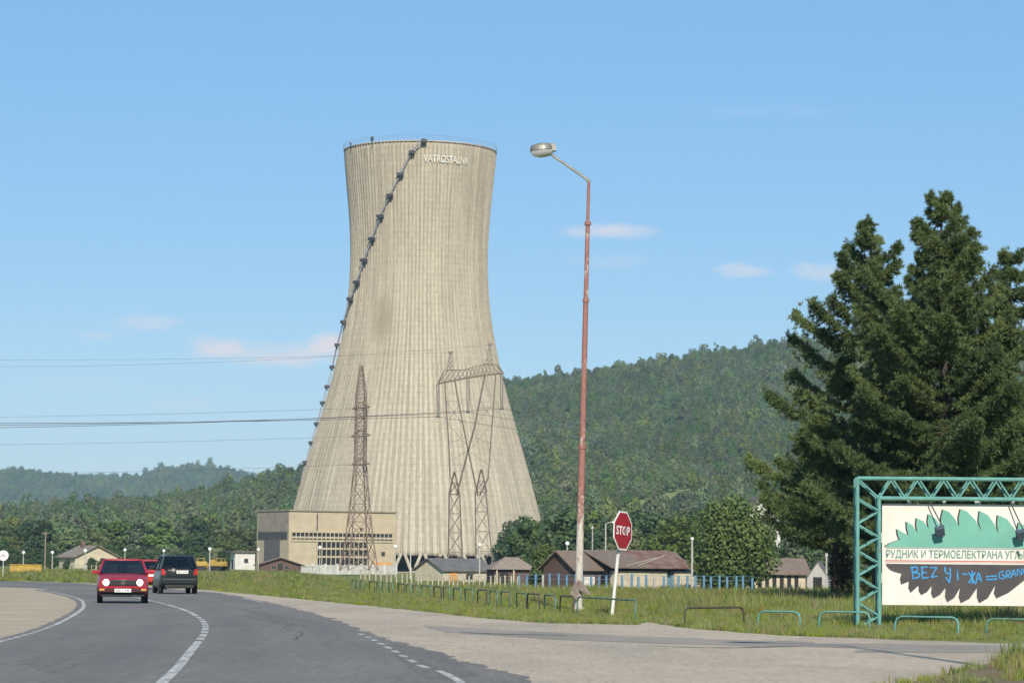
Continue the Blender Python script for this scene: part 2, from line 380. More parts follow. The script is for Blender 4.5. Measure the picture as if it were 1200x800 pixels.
trk = t.math('POWER', t.math('ABSOLUTE', t.math('SINE', t.math('MULTIPLY', at.outputs['Fac'], 4 * math.pi))), 3.0)
col = t.mix(t.math('MULTIPLY', trk, t.math('MULTIPLY', t.ramp(a, .3, .7), .45)), col, (.11, .104, .098))
t.color(col); t.bump(b, .3, .01); M['asphalt'] = t.m
t = NT('gravel_lot').set(.95, .15)
a = t.noise(.16, 6, .65, sc=(1, .4, 1)); b = t.noise(11, 6, .8, sc=(1, .085, 1)); c = t.noise(.9, 6, .7, sc=(1, .16, 1)); d = t.noise(.5, 5, .65, sc=(.5, .3, 1))
col = t.mix(t.ramp(a, .40, .60), (.46, .375, .28), (.36, .30, .23)); col = t.mix(t.math('MULTIPLY', t.ramp(c, .48, .64), .6), col, (.50, .40, .295)); col = t.mix(t.math('MULTIPLY', t.ramp(d, .56, .66), .5), col, (.31, .275, .23)); col = t.mix(t.math('MULTIPLY', t.ramp(b, .50, .66), .6), col, (.27, .23, .18)); col = t.mix(t.math('MULTIPLY', t.ramp(b, .45, .32), .6), col, (.56, .46, .345))
t.color(col); t.bump(b, .6, .03); M['gravel'] = t.m
t = NT('sandy_verge').set(.95, .1)
a = t.noise(.5, 6, .65); b = t.noise(4, 6, .85)
col = t.mix(t.ramp(a, .35, .65), (.46, .38, .28), (.36, .29, .205)); col = t.mix(t.math('MULTIPLY', t.ramp(b, .45, .7), .4), col, (.22, .18, .13))
t.color(col); t.bump(b, .6, .03); M['sand'] = t.m
t = NT('patched_asphalt').set(.9, .2)
a = t.noise(.5, 6, .65, sc=(1, .3, 1)); b = t.noise(30, 5, .8)
col = t.mix(t.ramp(a, .4, .6), (.30, .26, .215), (.245, .215, .18)); col = t.mix(t.math('MULTIPLY', t.ramp(b, .45, .7), .4), col, (.29, .26, .21))
t.color(col); t.bump(b, .5, .02); M['old_asphalt'] = t.m
t = NT('asphalt_repair').set(.85, .25); b = t.noise(8, 4, .8, sc=(1, .08, 1)); t.color(t.mix(t.ramp(b, .38, .62), (.125, .112, .097), (.17, .153, .131))); M['patch'] = t.m
M['tar'] = plain('tar_seam', (.07, .066, .064), (.10, .095, .09), 4)
t = NT('road_paint').set(.7, .3); a = t.noise(6, 6, .75, sc=(1, .2, 1)); t.color(t.mix(t.ramp(a, .42, .62), (.52, .50, .45), (.24, .225, .205))); M['line'] = t.m
t = NT('hill_soil').set(.95, .1); a = t.noise(.012, 5); t.color(t.mix(t.ramp(a, .4, .6), (.15, .20, .06), (.19, .22, .075))); M['hill'] = t.m
M['meadow'] = plain('hill_meadow_grass', (.12, .16, .05), (.15, .17, .065), .03)

# ------------------------------------------------------------------ ground sheet
def spaced(lo, hi, near, n, power=2.2):
    k = np.linspace(-1, 1, n); return k
xs = np.unique(np.concatenate([np.linspace(-40, 40, 81), -40 - 2960 * np.linspace(0, 1, 45) ** 2.5, 40 + 2960 * np.linspace(0, 1, 45) ** 2.5]))
ys = np.unique(np.concatenate([np.linspace(-10, 260, 181), 260 + 5000 * np.linspace(0, 1, 50) ** 2.2, -10 - 300 * np.linspace(0, 1, 12) ** 2]))
gx, gy = np.meshgrid(xs, ys)
V = np.stack([gx, gy, gz(gx, gy)], -1).reshape(-1, 3)
nx, ny = len(xs), len(ys); idx = np.arange(nx * ny).reshape(ny, nx)
Fq = np.stack([idx[:-1, :-1], idx[:-1, 1:], idx[1:, 1:], idx[1:, :-1]], -1).reshape(-1, 4)
tag(link('ground', np_mesh('ground', V, Fq, M['ground'], smooth=True)), kind='structure')

# ------------------------------------------------------------------ road
def smooth_line(pts, n=12):
    p = [np.array((q[0], q[1])) for q in pts]; out = []
    p = [2 * p[0] - p[1]] + p + [2 * p[-1] - p[-2]]
    for i in range(1, len(p) - 2):
        for k in range(n):
            t = k / n
            out.append(.5 * ((2 * p[i]) + (-p[i - 1] + p[i + 1]) * t + (2 * p[i - 1] - 5 * p[i] + 4 * p[i + 1] - p[i + 2]) * t * t + (-p[i - 1] + 3 * p[i] - 3 * p[i + 1] + p[i + 2]) * t ** 3))
    out.append(p[-2]); return np.array(out)
def pl(*px): return [G(*q)[:2] for q in px]
left_line = smooth_line([(-4.6, -15), (-6.7, 15), (-8.0, 36)] + pl((0, 752), (60, 734), (92, 717), (98, 708), (88, 700), (50, 692), (0, 687.5)) + [(-52, 168), (-90, 190)])
centre_line = smooth_line([(-.9, -25), (-2.2, 8)] + pl((190, 800), (222, 765), (240, 740), (236, 726), (214, 714), (180, 704.5), (130, 694.5), (60, 687)) + [(-48, 182), (-95, 206)])
right_line = smooth_line([(2.4, -25), (1.2, 8)] + pl((540, 800), (492, 780), (462, 763), (420, 742), (365, 721), (300, 704), (230, 692.5), (110, 684.5), (30, 681.2)) + [(-60, 214), (-100, 232)])
def sheet(name, poly, z, mat, label=None):
    me = bpy.data.meshes.new(name); bm = bmesh.new()
    vs = [bm.verts.new((p[0], p[1], z)) for p in poly]
    es = [bm.edges.new((vs[i], vs[(i + 1) % len(vs)])) for i in range(len(vs))]
    bmesh.ops.triangle_fill(bm, edges=es, use_beauty=True)
    bmesh.ops.recalc_face_normals(bm, faces=bm.faces)
    if bm.faces and sum(f.normal.z for f in bm.faces) < 0: bmesh.ops.reverse_faces(bm, faces=bm.faces)
    bm.to_mesh(me); bm.free(); me.materials.append(mat)
    return tag(link(name, me), kind='structure')
def offset(line, d):
    """shift a polyline sideways (to its right) by d(i)"""
    t = np.gradient(line, axis=0); t /= np.linalg.norm(t, axis=1)[:, None]
    n = np.stack([t[:, 1], -t[:, 0]], -1)
    return line + n * (np.asarray(d)[:, None] if np.ndim(d) else d)
rj = rng.normal(0, .05, len(right_line)); ry = right_line[:, 1]
road_r = offset(right_line, .22 + .75 * sst(55, 28, ry) + rj); lj = rng.normal(0, .025, len(left_line)); road_l = offset(left_line, -.22 + lj)
# the road is a strip between two resampled edges
def resample(l, n):
    d = np.concatenate([[0], np.cumsum(np.linalg.norm(np.diff(l, axis=0), axis=1))]); s = np.linspace(0, d[-1], n)
    return np.stack([np.interp(s, d, l[:, 0]), np.interp(s, d, l[:, 1])], -1)
NRD, NC = 1000, 25
a, b = resample(road_l, NRD), resample(road_r, NRD); b = b + rng.normal(0, .045, (NRD, 2)) * [1, .3] * np.clip(1.6 - b[:, 1:] / 80, .15, 1) + (np.sin(np.arange(NRD) * .55) * .06)[:, None] * [1, 0]
uu = np.linspace(0, 1, NC); V = (a[:, None] * (1 - uu)[None, :, None] + b[:, None] * uu[None, :, None]).reshape(-1, 2); i = np.arange(NRD * NC).reshape(NRD, NC)
tag(link('road', np_mesh('road', np.c_[V, np.full(len(V), .008)], np.stack([i[:-1, :-1], i[:-1, 1:], i[1:, 1:], i[1:, :-1]], -1).reshape(-1, 4), M['asphalt'], np.tile(uu, NRD))), kind='structure')
for pp in [((455, 752), (520, 765), (560, 792), (500, 796), (470, 775)), ((300, 715), (372, 728), (345, 735), (283, 722)), ((20, 775), (120, 752), (150, 757), (60, 790))]:
    q_ = resample(np.array([tuple(v_) for v_ in pl(*pp)] + [tuple(pl(pp[0])[0])]), 60)[:-1]
    sheet('asphalt_patch', [(x + random.gauss(0, .02), y + random.gauss(0, .08)) for x, y in q_], .0102, M['patch'])
lot_far = pl((30, 680.6), (110, 683.2), (205, 688), (300, 696.5), (400, 706.5), (500, 716.5), (560, 723.5), (640, 729.5), (700, 731), (745, 732), (756, 728.5), (770, 730.5), (800, 735), (900, 743), (1010, 748), (1200, 754)) 
lot_far = [tuple(p) for p in resample(smooth_line(lot_far, 8), 160)]
lot_far = [(x + random.gauss(0, .05), y + random.gauss(0, .22)) for x, y in lot_far]
lot_poly = lot_far + [(26, 53), (60, 48), (60, 18), (8, 20), (3, 10), (0, 10)] + [tuple(p) for p in resample(offset(right_line, -.8), 120) if p[1] > 12 and p[0] > -32]
sheet('gravel_lot', lot_poly, .004, M['gravel'])
sand_poly = [tuple(p) for p in resample(offset(left_line, .3), 120) if 20 < p[1]] + [(-120, 150), (-60, 60), (-30, 15)]
sheet('sandy_verge', sand_poly, .0045, M['sand'])
# band of older asphalt across the side road and tar seams
band = pl((500, 733), (610, 739), (760, 746), (930, 751), (1200, 757)) + [(40, 50.5), (40, 45.5)] + pl((1200, 766), (1050, 760), (900, 757), (700, 751), (590, 745), (520, 740))
bl = resample(smooth_line([tuple(q) for q in band] + [tuple(band[0])], 5), 150)[:-1]
sheet('old_asphalt_strip', [(x + random.gauss(0, .06), y + random.gauss(0, .25)) for x, y in bl], .008, M['old_asphalt'])
def ribbon(name, line, w, z, mat):
    n = len(line); ws = np.asarray(w) if np.ndim(w) else np.full(n, w)
    l, r = offset(line, -ws / 2), offset(line, ws / 2); i = np.arange(n - 1)
    V = np.concatenate([np.c_[l, np.full(n, z)], np.c_[r, np.full(n, z)]])
    return tag(link(name, np_mesh(name, V, np.stack([i, i + n, i + n + 1, i + 1], -1), mat)), kind='structure')
for pts, w in [(((540, 741), (590, 743), (665, 744.5)), .3), (((760, 757), (850, 759), (940, 757)), .14)]:
    l = resample(smooth_line(pl(*pts), 8), 40); ribbon('tar_seam', l, w * np.sin(np.linspace(.25, 2.9, 40)) * (1 + .3 * np.sin(np.arange(40) * .9)), .0125, M['tar'])
for off_, y0_, y1_ in ((1.75, 48, 92),):
    l = offset(centre_line, off_ + .12 * np.sin(np.arange(len(centre_line)) * .7)); l = l[(l[:, 1] > y0_) & (l[:, 1] < y1_)]; l = resample(l, 90) + rng.normal(0, .025, (90, 2))
    ribbon('tar_seam', l, .022 * (.5 + rng.random(90)), .0118, M['tar'])
def painted(line, w, segs, name='road_marking'):
    d = np.concatenate([[0], np.cumsum(np.linalg.norm(np.diff(line, axis=0), axis=1))])
    V = []; F = []
    for s0, s1 in segs:
        n = max(2, int((s1 - s0) / .6) + 1); s = np.linspace(s0, min(s1, d[-1]), n)
        l = np.stack([np.interp(s, d, line[:, 0]), np.interp(s, d, line[:, 1])], -1)
        a, b = offset(l, -w / 2), offset(l, w / 2); o = len(V)
        V += [(*p, .0125) for p in a] + [(*p, .0125) for p in b]
        F += [(o + k, o + n + k, o + n + k + 1, o + k + 1) for k in range(n - 1)]
    tag(link(name, np_mesh(name, np.array(V), np.array(F), M['line'])), kind='structure'); 
def arc_at(line, y):
    d = np.concatenate([[0], np.cumsum(np.linalg.norm(np.diff(line, axis=0), axis=1))]); return float(np.interp(y, line[:, 1], d))
yA = arc_at(centre_line, 60)
segs = [(0, arc_at(centre_line, 46.5))]
s = arc_at(centre_line, 47.2)
for k in range(9): segs.append((s, s + 1.7)); s += 2.3
s += .4
for k in range(40): segs.append((s, s + 5.5)); s += 6.2
painted(centre_line, .135, segs)
painted(left_line, .11, [(0, arc_at(left_line, 46))] + [(arc_at(left_line, 46) + .4 + 1.2 * k, arc_at(left_line, 46) + 1.3 + 1.2 * k) for k in range(9)] + [(arc_at(left_line, 57.5), 400)])
s0 = arc_at(right_line, 34.6); segs = [(0, s0)]
for k in range(9): segs.append((s0 + .9 + k * 2.0, s0 + 1.9 + k * 2.0))
painted(right_line, .105, segs + [(arc_at(right_line, 92), arc_at(right_line, 103)), (arc_at(right_line, 130), 500)])

# ------------------------------------------------------------------ hills
def hillnoise(x, y):
    return (np.sin(x * .021 + 1.3 * np.sin(y * .008)) + .6 * np.sin(y * .017 + x * .011 + 2) + .4 * np.sin(x * .05 + y * .03))
class Hill:
    def __init__(s, px, py, y0, y1, bump, back=.5, tree=7):
        s.az = np.array([(P(a, 600, 1000).x / 1000) for a in px]); s.y0, s.y1, s.bump, s.back, s.tree = y0, y1, bump, back, tree
        s.zr = np.array([P(a, b, y1).z for a, b in zip(px, py)]) - tree * .9
    def z(s, x, y):
        k = x / y; zr = np.interp(k, s.az, s.zr); t = (y - s.y0) / (s.y1 - s.y0)
        up = np.clip(t, 0, 1); prof = up ** 1.15 * (1 - .12 * np.sin(np.pi * up)); f = np.sin(np.pi * np.clip(t, 0, 1))
        dn = np.clip((t - 1) / s.back, 0, 1)
        return zr * prof * (1 - dn * dn) + s.bump * hillnoise(x, y) * f - 2 * (t < 0.001)
    def mesh(s, name, nk=140, nt=90):
        k = np.linspace(s.az[0], s.az[-1], nk); t = np.linspace(-.02, 1 + s.back, nt); kk, tt = np.meshgrid(k, t)
        y = s.y0 + tt * (s.y1 - s.y0); x = kk * y; V = np.stack([x, y, s.z(x, y)], -1).reshape(-1, 3); i = np.arange(nk * nt).reshape(nt, nk)
        Fq = np.stack([i[:-1, :-1], i[:-1, 1:], i[1:, 1:], i[1:, :-1]], -1).reshape(-1, 4)
        tag(link(name, np_mesh(name, V, Fq, M['hill'], smooth=True)), kind='structure')
hR = Hill([250, 360, 430, 520, 595, 640, 700, 760, 820, 880, 960, 1100, 1250, 1420], [640, 600, 548, 475, 442, 434, 427, 417, 407, 399, 394, 386, 382, 402], 860, 1850, 2.6, tree=11)
hL = Hill([-200, 0, 60, 110, 160, 200, 250, 300, 335, 362, 400, 460, 540, 640], [600, 592, 588, 584, 579, 574, 566, 556, 548, 543, 545, 560, 590, 650], 720, 1500, 1.3, tree=10)
hF = Hill([-250, -60, 0, 30, 60, 100, 130, 160, 190, 215, 245, 270, 290, 330, 400, 480], [556, 550, 552, 550, 552, 556, 557, 555, 549, 547, 546, 549, 555, 566, 580, 640], 2700, 4200, 2.5, tree=12)
hR.mesh('hill'); hL.mesh('hill'); hF.mesh('hill')

def project(x, y, z):
    d = np.stack([x, y, z - CAM_H], -1); f = d @ np.array(FW); return 600 + F_PX * (d @ np.array(RT)) / f, 400 - F_PX * (d @ np.array(UP)) / f

# ------------------------------------------------------------------ leaf clouds
def unit(n):
    v = rng.normal(size=(n, 3)); return v / np.linalg.norm(v, axis=1)[:, None]
def leaf_quads(C, N, size, aspect=.7):
    """one bent leaf quad (a flat diamond) per centre"""
    n = len(C); a = np.cross(N, unit(n)); a /= np.linalg.norm(a, axis=1)[:, None] + 1e-9; b = np.cross(N, a)
    s = size[:, None]
    V = np.stack([C - a * s, C + b * s * aspect + N * s * .12, C + a * s, C - b * s * aspect + N * s * .12], 1).reshape(-1, 3)
    return V, np.arange(4 * n).reshape(n, 4)
def lobes_crown(nl, h0, h1, r, seed_shape=1.0):
    """lobe centres and radii of an uneven crown between heights h0..h1 with radius r"""
    L = []
    for k in range(nl):
        t = (k + random.random()) / nl; z = h0 + (h1 - h0) * t
        rr = r * (math.sin(math.pi * (.12 + .80 * t)) ** .8) * random.uniform(.55, 1.0) * .62
        a = k * 2.4 + random.uniform(-.5, .5)
        L.append((rr * math.cos(a), rr * math.sin(a), z, r * random.uniform(.34, .52) * (1 - .35 * t)))
    L.append((0, 0, h0 + (h1 - h0) * .5, r * .62)); return np.array(L)
def crown_mesh(name, L, n, size, mat, inner=.55, up=.25, rnd=.8):
    w = L[:, 3] ** 2; k = rng.choice(len(L), n, p=w / w.sum()); d = unit(n)
    rad = L[k, 3] * (inner + (1.08 - inner) * rng.random(n) ** .5); C = L[k, :3] + d * rad[:, None] * np.array([1, 1, .85])
    N = d + rnd * unit(n) + np.array([0, 0, up]); N /= np.linalg.norm(N, axis=1)[:, None]
    V, Fq = leaf_quads(C, N, size * rng.uniform(.6, 1.3, n))
    lt = rng.random(len(L))[k] * .55 + rng.random(n) * .45
    return np_mesh(name, V, Fq, mat, np.repeat(lt, 4))

def gn_scatter(name, pts, scale, rot, variants, vidx, mat_label=None, sz=None):
    """points mesh -> instances of the variant meshes"""
    me = bpy.data.meshes.new(name); n = len(pts); me.vertices.add(n); me.vertices.foreach_set('co', np.asarray(pts, np.float32).ravel())
    for nm, arr, ty in (('sc', scale, 'FLOAT'), ('rz', rot, 'FLOAT'), ('vi', vidx, 'INT'), ('szz', sz if sz is not None else np.ones(n), 'FLOAT')):
        at = me.attributes.new(nm, ty, 'POINT'); at.data.foreach_set('value', np.asarray(arr, np.float32 if ty == 'FLOAT' else np.int32))
    o = link(name, me)
    ng = bpy.data.node_groups.new(name, 'GeometryNodeTree'); ng.interface.new_socket('Geometry', in_out='INPUT', socket_type='NodeSocketGeometry'); ng.interface.new_socket('Geometry', in_out='OUTPUT', socket_type='NodeSocketGeometry')
    N, Lk = ng.nodes, ng.links; gi = N.new('NodeGroupInput'); go = N.new('NodeGroupOutput')
    def attr(nm, ty):
        a = N.new('GeometryNodeInputNamedAttribute'); a.data_type = ty; a.inputs[0].default_value = nm; return a.outputs[0]
    g2i = N.new('GeometryNodeGeometryToInstance')
    for v in variants[::-1]:
        src = bpy.data.objects.new(name + '_source', v); oi = N.new('GeometryNodeObjectInfo'); oi.inputs[0].default_value = src; oi.inputs['As Instance'].default_value = False
        Lk.new(oi.outputs['Geometry'], g2i.inputs[0])
    ip = N.new('GeometryNodeInstanceOnPoints'); Lk.new(gi.outputs[0], ip.inputs['Points']); Lk.new(g2i.outputs[0], ip.inputs['Instance'])
    ip.inputs['Pick Instance'].default_value = True; Lk.new(attr('vi', 'INT'), ip.inputs['Instance Index'])
    cr = N.new('ShaderNodeCombineXYZ'); Lk.new(attr('rz', 'FLOAT'), cr.inputs[2]); Lk.new(cr.outputs[0], ip.inputs['Rotation'])
    cs = N.new('ShaderNodeCombineXYZ'); a = attr('sc', 'FLOAT'); Lk.new(a, cs.inputs[0]); Lk.new(a, cs.inputs[1])
    mu = N.new('ShaderNodeMath'); mu.operation = 'MULTIPLY'; Lk.new(a, mu.inputs[0]); Lk.new(attr('szz', 'FLOAT'), mu.inputs[1]); Lk.new(mu.outputs[0], cs.inputs[2])
    Lk.new(cs.outputs[0], ip.inputs['Scale']); Lk.new(ip.outputs[0], go.inputs[0])
    md = o.modifiers.new('scatter', 'NODES'); md.node_group = ng
    return o

# forest: one mass of crowns per hill
def forest_variants(mat, n=7, leaves=1000):
    out = []
    for k in range(n):
        tall = k >= n - 2
        L = lobes_crown(9, 1.5 if not tall else 1, 8.5 if not tall else 11.5, 4.2 if not tall else 2.9)
        out.append(crown_mesh('forest_crown', L, leaves, .40, mat, .82, .45, .34))
    return out
fv = forest_variants(M['forest'])
def forest(name, h, step, kmin, kmax, tmin, tmax, size, label, name_r=False):
    ys_ = []; pts = []
    y = h.y0 + tmin * (h.y1 - h.y0); yend = h.y0 + tmax * (h.y1 - h.y0)
    while y < yend:
        x = np.arange(kmin * y, kmax * y, step); pts.append(np.stack([x + rng.uniform(-.45, .45, len(x)) * step, y + rng.uniform(-.45, .45, len(x)) * step], -1)); y += step
    p = np.concatenate(pts); z = h.z(p[:, 0], p[:, 1]); px, py = project(p[:, 0], p[:, 1], z)
    # a clearing of meadow and a few rock scars on the right-hand hill
    cl = (np.abs((px - 778) / 62) ** 2 + np.abs((py - 592 + (px - 775) * .28) / 12) ** 2 < 1) | (np.abs((px - 700) / 30) ** 2 + np.abs((py - 607) / 4) ** 2 < 1) | (np.abs((px - 748) / 6) ** 2 + np.abs((py - 456) / 2.2) ** 2 < 1) | (np.abs((px - 795) / 4) ** 2 + np.abs((py - 455) / 2.2) ** 2 < 1)
    keep = (~cl) & (px > -70) & (px < 1270)
    p, z, px, py = p[keep], z[keep], px[keep], py[keep]; n = len(p)
    reg = np.sin(p[:, 0] * .013 + 2 * np.sin(p[:, 1] * .006)) + .7 * np.sin(p[:, 1] * .011 - p[:, 0] * .021) + .5 * np.sin(p[:, 0] * .047 + p[:, 1] * .009)
    low_ = np.clip((540 - np.abs(py - 540) - 430 + 25 * reg) / 90, 0, 1) * (px > 640) if name_r else 0
    sc = size * np.exp(rng.normal(0, .22, n)) * (1 + .13 * reg) * (1 - .3 * low_); v = np.where(rng.random(n) < .93, rng.integers(0, 5, n), rng.integers(5, 7, n))
    o = gn_scatter(name, np.c_[p, z - .5], sc, rng.uniform(0, 6.28, n), fv, v if size < 1.05 else rng.integers(0, 5, n), sz=np.exp(rng.normal(0, .15, n)))
    return tag(o, label, 'forest', kind='stuff')
K = lambda px: P(px, 600, 1000).x / 1000
forest('forest', hR, 5.5, K(585), K(1270), .005, 1.12, .86, 'dense green broadleaf forest covering the large hill right of the cooling tower', True)
forest('forest', hL, 5.2, K(-70), K(420), .005, 1.12, .78, 'green forest over the low near ridge left of the cooling tower')
forest('forest', hF, 8.5, K(-70), K(420), .45, 1.04, 1.25, 'blue hazed forest on the farthest ridge at left')

# ------------------------------------------------------------------ cooling tower
TY = 720.0
sil = [(178, 407, 583), (200, 409.3, 581), (230, 412.5, 578.3), (260, 415, 576), (290, 416, 574.4), (320, 415, 574), (350, 412, 575.5), (380, 408, 578), (410, 402.3, 582), (436, 396, 587), (471, 383, 597), (510, 371.5, 606.7), (550, 360, 617.5), (595, 347.5, 630), (625, 340, 637), (651, 333.5, 643)]
base_c = GX(488.7, TY); TX = P(490, 400, TY).x; troot = thing('cooling_tower', 'giant ribbed concrete hyperbolic cooling tower of tan colour in the middle distance', 'cooling tower', (TX, TY, 0))
tz = np.array([P((l + r) / 2, y, TY).z for y, l, r in sil])[::-1]; tr = np.array([(P(r, y, TY).x - P(l, y, TY).x) / 2 for y, l, r in sil])[::-1]
pf = np.polyfit(tz, tr, 5); trf = lambda z: np.polyval(pf, z)
Z0, Z1 = tz[0], tz[-1]
NR = 116; per = np.array([0, .12, .48, .60, .64, .80, .84]); nper = len(per)
th = (np.arange(NR)[:, None] + per[None]).ravel() * 2 * math.pi / NR; isrib = np.tile(np.array([0, 0, 0, 0, 1, 1, 0.]), NR); rib_tone = np.tile(np.array([.55, .1, .0, .9, .35, .35, 1.]), NR)
zz = np.linspace(Z0, Z1, 90); nth = len(th)
rr = trf(zz)[:, None] + isrib[None] * .38
V = np.stack([rr * np.sin(th), -rr * np.cos(th), np.broadcast_to(zz[:, None], rr.shape)], -1).reshape(-1, 3)
# inner wall and rim
rin = trf(zz)[:, None] - .5 + 0 * isrib[None]; V2 = np.stack([rin * np.sin(th), -rin * np.cos(th), np.broadcast_to(zz[:, None], rin.shape)], -1).reshape(-1, 3)
i = np.arange(90 * nth).reshape(90, nth); j = np.roll(i, -1, 1)
q = np.stack([i[:-1], j[:-1], j[1:], i[1:]], -1).reshape(-1, 4); off = 90 * nth
q2 = q[:, ::-1] + off; top = np.stack([i[-1], j[-1], j[-1] + off, i[-1] + off], -1); bot = np.stack([i[0] + off, j[0] + off, j[0], i[0]], -1)
link('shell', np_mesh('shell', np.concatenate([V, V2]), np.concatenate([q, q2, top, bot]), M['tower'], np.concatenate([np.tile(rib_tone, 90), np.zeros(90 * nth)])), troot)
mb = MB()
zr_ = Z1
mb.lathe([(trf(Z1) + .38, Z1 - .3), (trf(Z1) + .43, Z1 - .26), (trf(Z1) + .43, Z1 + .02), (trf(Z1) - .6, Z1 + .02)], n=116); mb.build('rim', M['tower'], troot)
mb = MB(); R1 = trf(Z1) + .5
pts = [(R1 * math.sin(a), -R1 * math.cos(a), Z1 + 1.25) for a in np.linspace(0, 2 * math.pi, 97)]; mb.tube(pts, .03, 5, False); mb.tube([(x, y, z - .6) for x, y, z in pts], .02, 4, False)
for a in np.linspace(0, 2 * math.pi, 96, endpoint=False): mb.bar((R1 * math.sin(a), -R1 * math.cos(a), Z1), (R1 * math.sin(a), -R1 * math.cos(a), Z1 + 1.25), .025)
mb.build('guard_rail', M['steel_grey'], troot)
# diagonal V columns under the shell and the dark basin behind them
zb = float(gz(TX, TY)) + .2; NB = 44; Rb = trf(Z0) + .3
for k in range(NB):
    a0 = 2 * math.pi * (k + .1) / NB
    mb = MB()
    for s in (-1, 1):
        a1 = a0 + s * math.pi / NB * .82; Rf = Rb + 1.2
        mb.tube([(Rf * math.sin(a0), -Rf * math.cos(a0), zb - .6), (Rb * math.sin(a1) * .997, -Rb * math.cos(a1) * .997, Z0 + .4)], .42, 6)
    mb.build('column', M['tower'], troot)
mb = MB(); mb.lathe([(Rb + 2.4, zb - 1.2), (Rb + 2.4, zb + .15), (Rb + 1.9, zb + .15), (Rb + 1.9, zb - .4), (.5, zb - .4)], n=96); mb.build('basin', M['annex_band'], troot)
mb = MB(); mb.lathe([(Rb - 7, zb - .4), (Rb - 7, Z0 + 1.5), (.5, Z0 + 1.5)], n=72); mb.build('fill_packing', M['dark'], troot)
# outside stairway: helical flights with landings, then straight down the left flank
zs = []; lp = [(503, 166), (491, 179), (480.6, 204.5), (470.5, 228.5), (460, 252), (450, 277.6), (440, 302), (432, 327), (422, 352), (413, 378), (404.5, 404), (396, 429), (389, 452), (382, 471), (375.6, 495.6), (370, 518), (364, 541), (357, 565)]
cth = []; Rl = lambda z: trf(z) + .5
for k, (x, y) in enumerate(lp):
    z = Z1 - .3 if k == 0 else P(490, y, TY - (20 if k < 8 else 6)).z; zs.append(z)
    cth.append(R(4.5 - 8.6 * k) if k < 12 else R(4.5 - 8.6 * 11 - 1.2 * (k - 11)))
fl = MB()
for k in range(len(lp)):
    a, z = cth[k], zs[k]; r = Rl(z)
    lm = MB(); rot = Matrix.Rotation(a, 3, 'Z')
    lm.box((r * 1 * math.sin(a) + .7 * math.sin(a), -(r + .7) * math.cos(a), z), (1.5, 1.3, .8), mat=Matrix.Rotation(a, 3, 'Z'))
    lm.tube([(r * math.sin(a), -r * math.cos(a), z - 1.2), ((r + 1.4) * math.sin(a), -(r + 1.4) * math.cos(a), z - .1)], .1, 5)
    lm.build('landing', M['dark_steel'], troot)
    if k < len(lp) - 1:
        a2, z2 = cth[k + 1], zs[k + 1]
        for t in np.linspace(0, 1, 9)[:-1]:
            t2 = t + .125; p = []
            for tt in (t, t2):
                aa = a + (a2 - a) * tt; z_ = z + (z2 - z) * tt; r_ = Rl(z_) + .55; p.append(Vector((r_ * math.sin(aa), -r_ * math.cos(aa), z_)))
            fl.tube(p, .15, 4); fl.tube([p[0] + Vector((0, 0, 1.0)), p[1] + Vector((0, 0, 1.0))], .06, 4); fl.bar(p[0], p[0] + Vector((0, 0, 1.0)), .05)
fl.build('stair_flight', plain('pale_galvanised_steel', (.30, .31, .33), (.22, .22, .24), .3), troot)
for a, s_ in ((R(-36), .8), (R(-62), .45)):
    mb = MB(); mb.lathe([(.12, -1.2), (.12, 0), (.5 * s_, .15), (.5 * s_, 1.2 * s_), (.1, 1.5 * s_)], (R1 * math.sin(a), -R1 * math.cos(a), Z1 + .2), 8); mb.build('rim_lamp', M['dark_steel'], troot)

# lettering helper -------------------------------------------------------
def text_mesh(s, bold=0.0):
    cu = bpy.data.curves.new('txt', 'FONT'); cu.body = s; cu.size = 1; cu.offset = bold; cu.resolution_u = 3; cu.fill_mode = 'FRONT'
    o = bpy.data.objects.new('txt', cu); COL.objects.link(o); bpy.context.view_layer.update()
    me = bpy.data.meshes.new_from_object(o.evaluated_get(bpy.context.evaluated_depsgraph_get())); bpy.data.objects.remove(o)
    v = np.empty(len(me.vertices) * 3, np.float32); me.vertices.foreach_get('co', v); return me, v.reshape(-1, 3)
def put_text(name, s, f, mat, parent, w, h, bold=0.0, ref=None, label=None):
    """letters w wide and h high laid by f(u, v) -> point"""
    me, v = text_mesh(s, bold); lo, hi = v.min(0), v.max(0); wid = hi[0] - lo[0]
    if ref: _, rv = text_mesh(ref, bold); wid = rv[:, 0].max() - lo[0]
    for k, vert in enumerate(me.vertices): vert.co = f((v[k, 0] - lo[0]) / wid * w, (v[k, 1] - lo[1]) / (hi[1] - lo[1]) * h)
    me.materials.clear(); me.materials.append(mat); me.update()
    o = link(name, me, parent)
    if label: o['label'] = label
    return o
zt0, zt1 = P(490, 189.5, TY - 20).z, P(490, 181, TY - 20).z
def ftow(u, v):
    z = zt0 + v; a = R(4.5) + u; r = trf(z) + .55; return Vector((r * math.sin(a), -r * math.cos(a), z))
put_text('lettering', 'VATROSTALNA', ftow, plain('faded_white_lettering', (.66, .64, .58), (.52, .48, .41), .9, lo=.42, hi=.6), troot, R(36), zt1 - zt0, .012)

